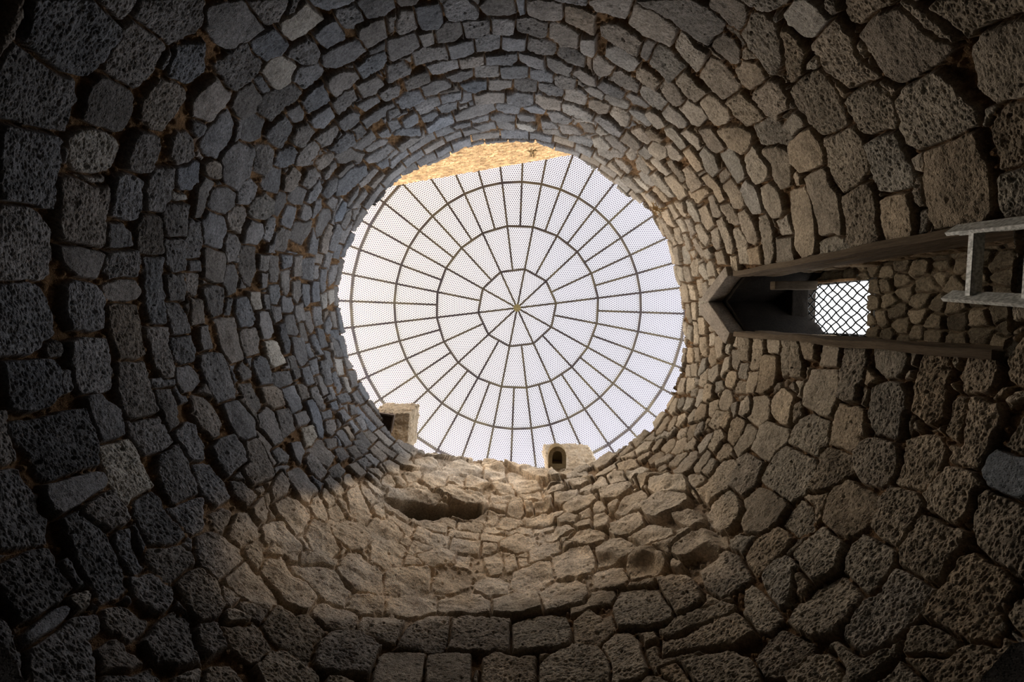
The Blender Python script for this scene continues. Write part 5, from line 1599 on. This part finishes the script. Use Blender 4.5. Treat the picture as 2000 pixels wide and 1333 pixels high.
for k in range(1, 6):
    bm = bmesh.new(); n = nseg[k]
    for i in range(n):
        bar(bm, cp(RR[k], AOFF + i * 360 / n, HR[k]) + Vector((0, 0, -0.02)), cp(RR[k], AOFF + (i + 1) * 360 / n, HR[k]) + Vector((0, 0, -0.02)), 0.042, 0.045)
    link('ring', bm_mesh('ring', bm), M_RIB, canopy)
def add_uv(me_, uvs):
    l = me_.uv_layers.new(name='uv')
    for i, q in enumerate(uvs): l.data[i].uv = q
rest = []
count = 0
def panel_geo(k, i):
    n = nseg[k]; st_ = 360 / n
    a0 = AOFF + i * st_; a1 = a0 + st_; am = math.radians((a0 + a1) / 2)
    if k == 1: p = [cp(0, a0), on_ring(1, a0), on_ring(1, a1)]
    else:
        p = [on_ring(k - 1, a0), on_ring(k, a0), on_ring(k, a1), on_ring(k - 1, a1)]
        if nseg[k - 1] * 2 == n and i % 2 == 1: pass
    er = Vector((math.cos(am), math.sin(am), 0)); et = Vector((-math.sin(am), math.cos(am), 0))
    uv_ = [(q.dot(et) + 7.0, q.dot(er)) for q in p]
    return p, uv_
for k in range(1, 6):
    for i in range(nseg[k]):
        p, uv_ = panel_geo(k, i)
        if count < 99 and k < 5:
            me_ = bpy.data.meshes.new('mesh_panel'); me_.from_pydata([tuple(q) for q in p], [], [tuple(range(len(p)))])
            add_uv(me_, uv_); link('mesh_panel', me_, M_SHEET, canopy); count += 1
        else: rest.append((p, uv_))
vv = []; ff = []; uu_ = []
for p, uv_ in rest:
    b0 = len(vv); vv += [tuple(q) for q in p]; ff.append(tuple(range(b0, b0 + len(p)))); uu_ += uv_
me_ = bpy.data.meshes.new('mesh_panel_outer'); me_.from_pydata(vv, [], ff); add_uv(me_, uu_)
o = link('mesh_panels', me_, M_SHEET, canopy); o['kind'] = 'stuff'
for i in range(10):
    a = math.radians(AOFF + 18 + 36 * i)
    top = on_ring(5, AOFF + 18 + 36 * i)
    foot = Vector((AX - CC.x + 3.52 * math.cos(a), AY - CC.y + 3.52 * math.sin(a), 6.9 - 8.6))
    bm = bmesh.new(); bar(bm, foot, top, 0.06, 0.06)
    link('post', bm_mesh('post', bm), M_RIB, canopy)

# ------------------------------------------------------------------ ladder
lad = empty('ladder', (2.5, -0.30, 0))
tag(lad, 'grey metal ladder with one rung in view over the foot of the niche', 'ladder')
def lp(y_top, y_bot, s_):
    pass
topz, = (EYE + 2.56,)
for (yt, yb, w) in ((-0.502, -0.36, 0), (-0.117, 0.16, 1)):
    bm = bmesh.new()
    # rail from the floor to its upper end; seen from below its narrow flange is lit
    p1 = Vector((2.55, yt, topz)); p2 = Vector((2.46, (-0.459 if w == 0 else -0.072), EYE + 2.12))
    d_ = (p2 - p1) / (p2.z - p1.z); p0 = p1 + d_ * (0.02 - p1.z)
    p0.x = 2.05
    for q in (0, 1):
        a = p1 - Vector(lad.location); b = p0 - Vector(lad.location)
        if q == 0: bar(bm, a, b, 0.024, 0.075)
        else: bar(bm, a + Vector((0.035, 0.012 if w == 0 else -0.012, 0)), b + Vector((0.035, 0.012 if w == 0 else -0.012, 0)), 0.045, 0.006)
    link('rail', bm_mesh('rail', bm), M_ALU, lad)
    if w == 0: rl = (p1, p0)
    else: rr_ = (p1, p0)
for k in range(12):
    zr = EYE + 2.40 - 0.30 * k
    if zr < 0.2: break
    def at(r): t_ = (zr - r[1].z) / (r[0].z - r[1].z); return r[1] + (r[0] - r[1]) * t_ - Vector(lad.location)
    a = at(rl) + Vector((0.01, 0.01, 0)); b = at(rr_) + Vector((0.01, -0.01, 0))
    bm = bmesh.new()
    c = (a + b) / 2; L_ = (b - a).length; ang_ = math.atan2((b - a).y, (b - a).x)
    rt = Matrix.Rotation(ang_, 3, 'Z')
    box(bm, c, (L_, 0.062, 0.006), rt); box(bm, c + rt @ Vector((0, 0.030, 0.010)), (L_, 0.006, 0.026), rt); box(bm, c + rt @ Vector((0, -0.030, 0.010)), (L_, 0.005, 0.022), rt)
    link('rung', bm_mesh('rung', bm), M_ALU, lad)

# ------------------------------------------------------------------ tufts of dry grass in the rim
def tuft(px, label, n, ln_, seed):
    r_ = random.Random(seed); bm = bmesh.new()
    for i in range(n):
        d_ = Vector((r_.gauss(0, 1), r_.gauss(0, 1), r_.gauss(0.1, 0.7))).normalized() * ln_ * (0.5 + r_.random())
        b_ = Vector((r_.gauss(0, .03), r_.gauss(0, .03), r_.gauss(0, .02)))
        mid = b_ + d_ * 0.55 + Vector((0, 0, 0.02)); tip = b_ + d_ + Vector((0, 0, -0.04))
        sd_ = d_.cross(Vector((0.3, 0.2, 1))).normalized() * 0.008
        v = [bm.verts.new(b_ - sd_), bm.verts.new(b_ + sd_), bm.verts.new(mid + sd_ * 0.8), bm.verts.new(mid - sd_ * 0.8), bm.verts.new(tip)]
        bm.faces.new((v[0], v[1], v[2], v[3])); bm.faces.new((v[3], v[2], v[4]))
    o_ = link('grass_tuft', bm_mesh('grass_tuft', bm), M_STRAW); o_.location = px
    tag(o_, label, 'dry grass', None)
def on_wall(a, h, inn_=0.14): return (AX + (RW - inn_) * math.cos(math.radians(a)), AY + (RW - inn_) * math.sin(math.radians(a)), h + EYE)
tuft(on_wall(326.5, 6.59), 'tuft of dry straw-coloured grass growing from the upper right of the rim', 34, 0.11, 1)
tuft(on_wall(277.5, 7.39), 'small dry grass tuft on the rim below the sandy wall', 26, 0.09, 2)
print('done')
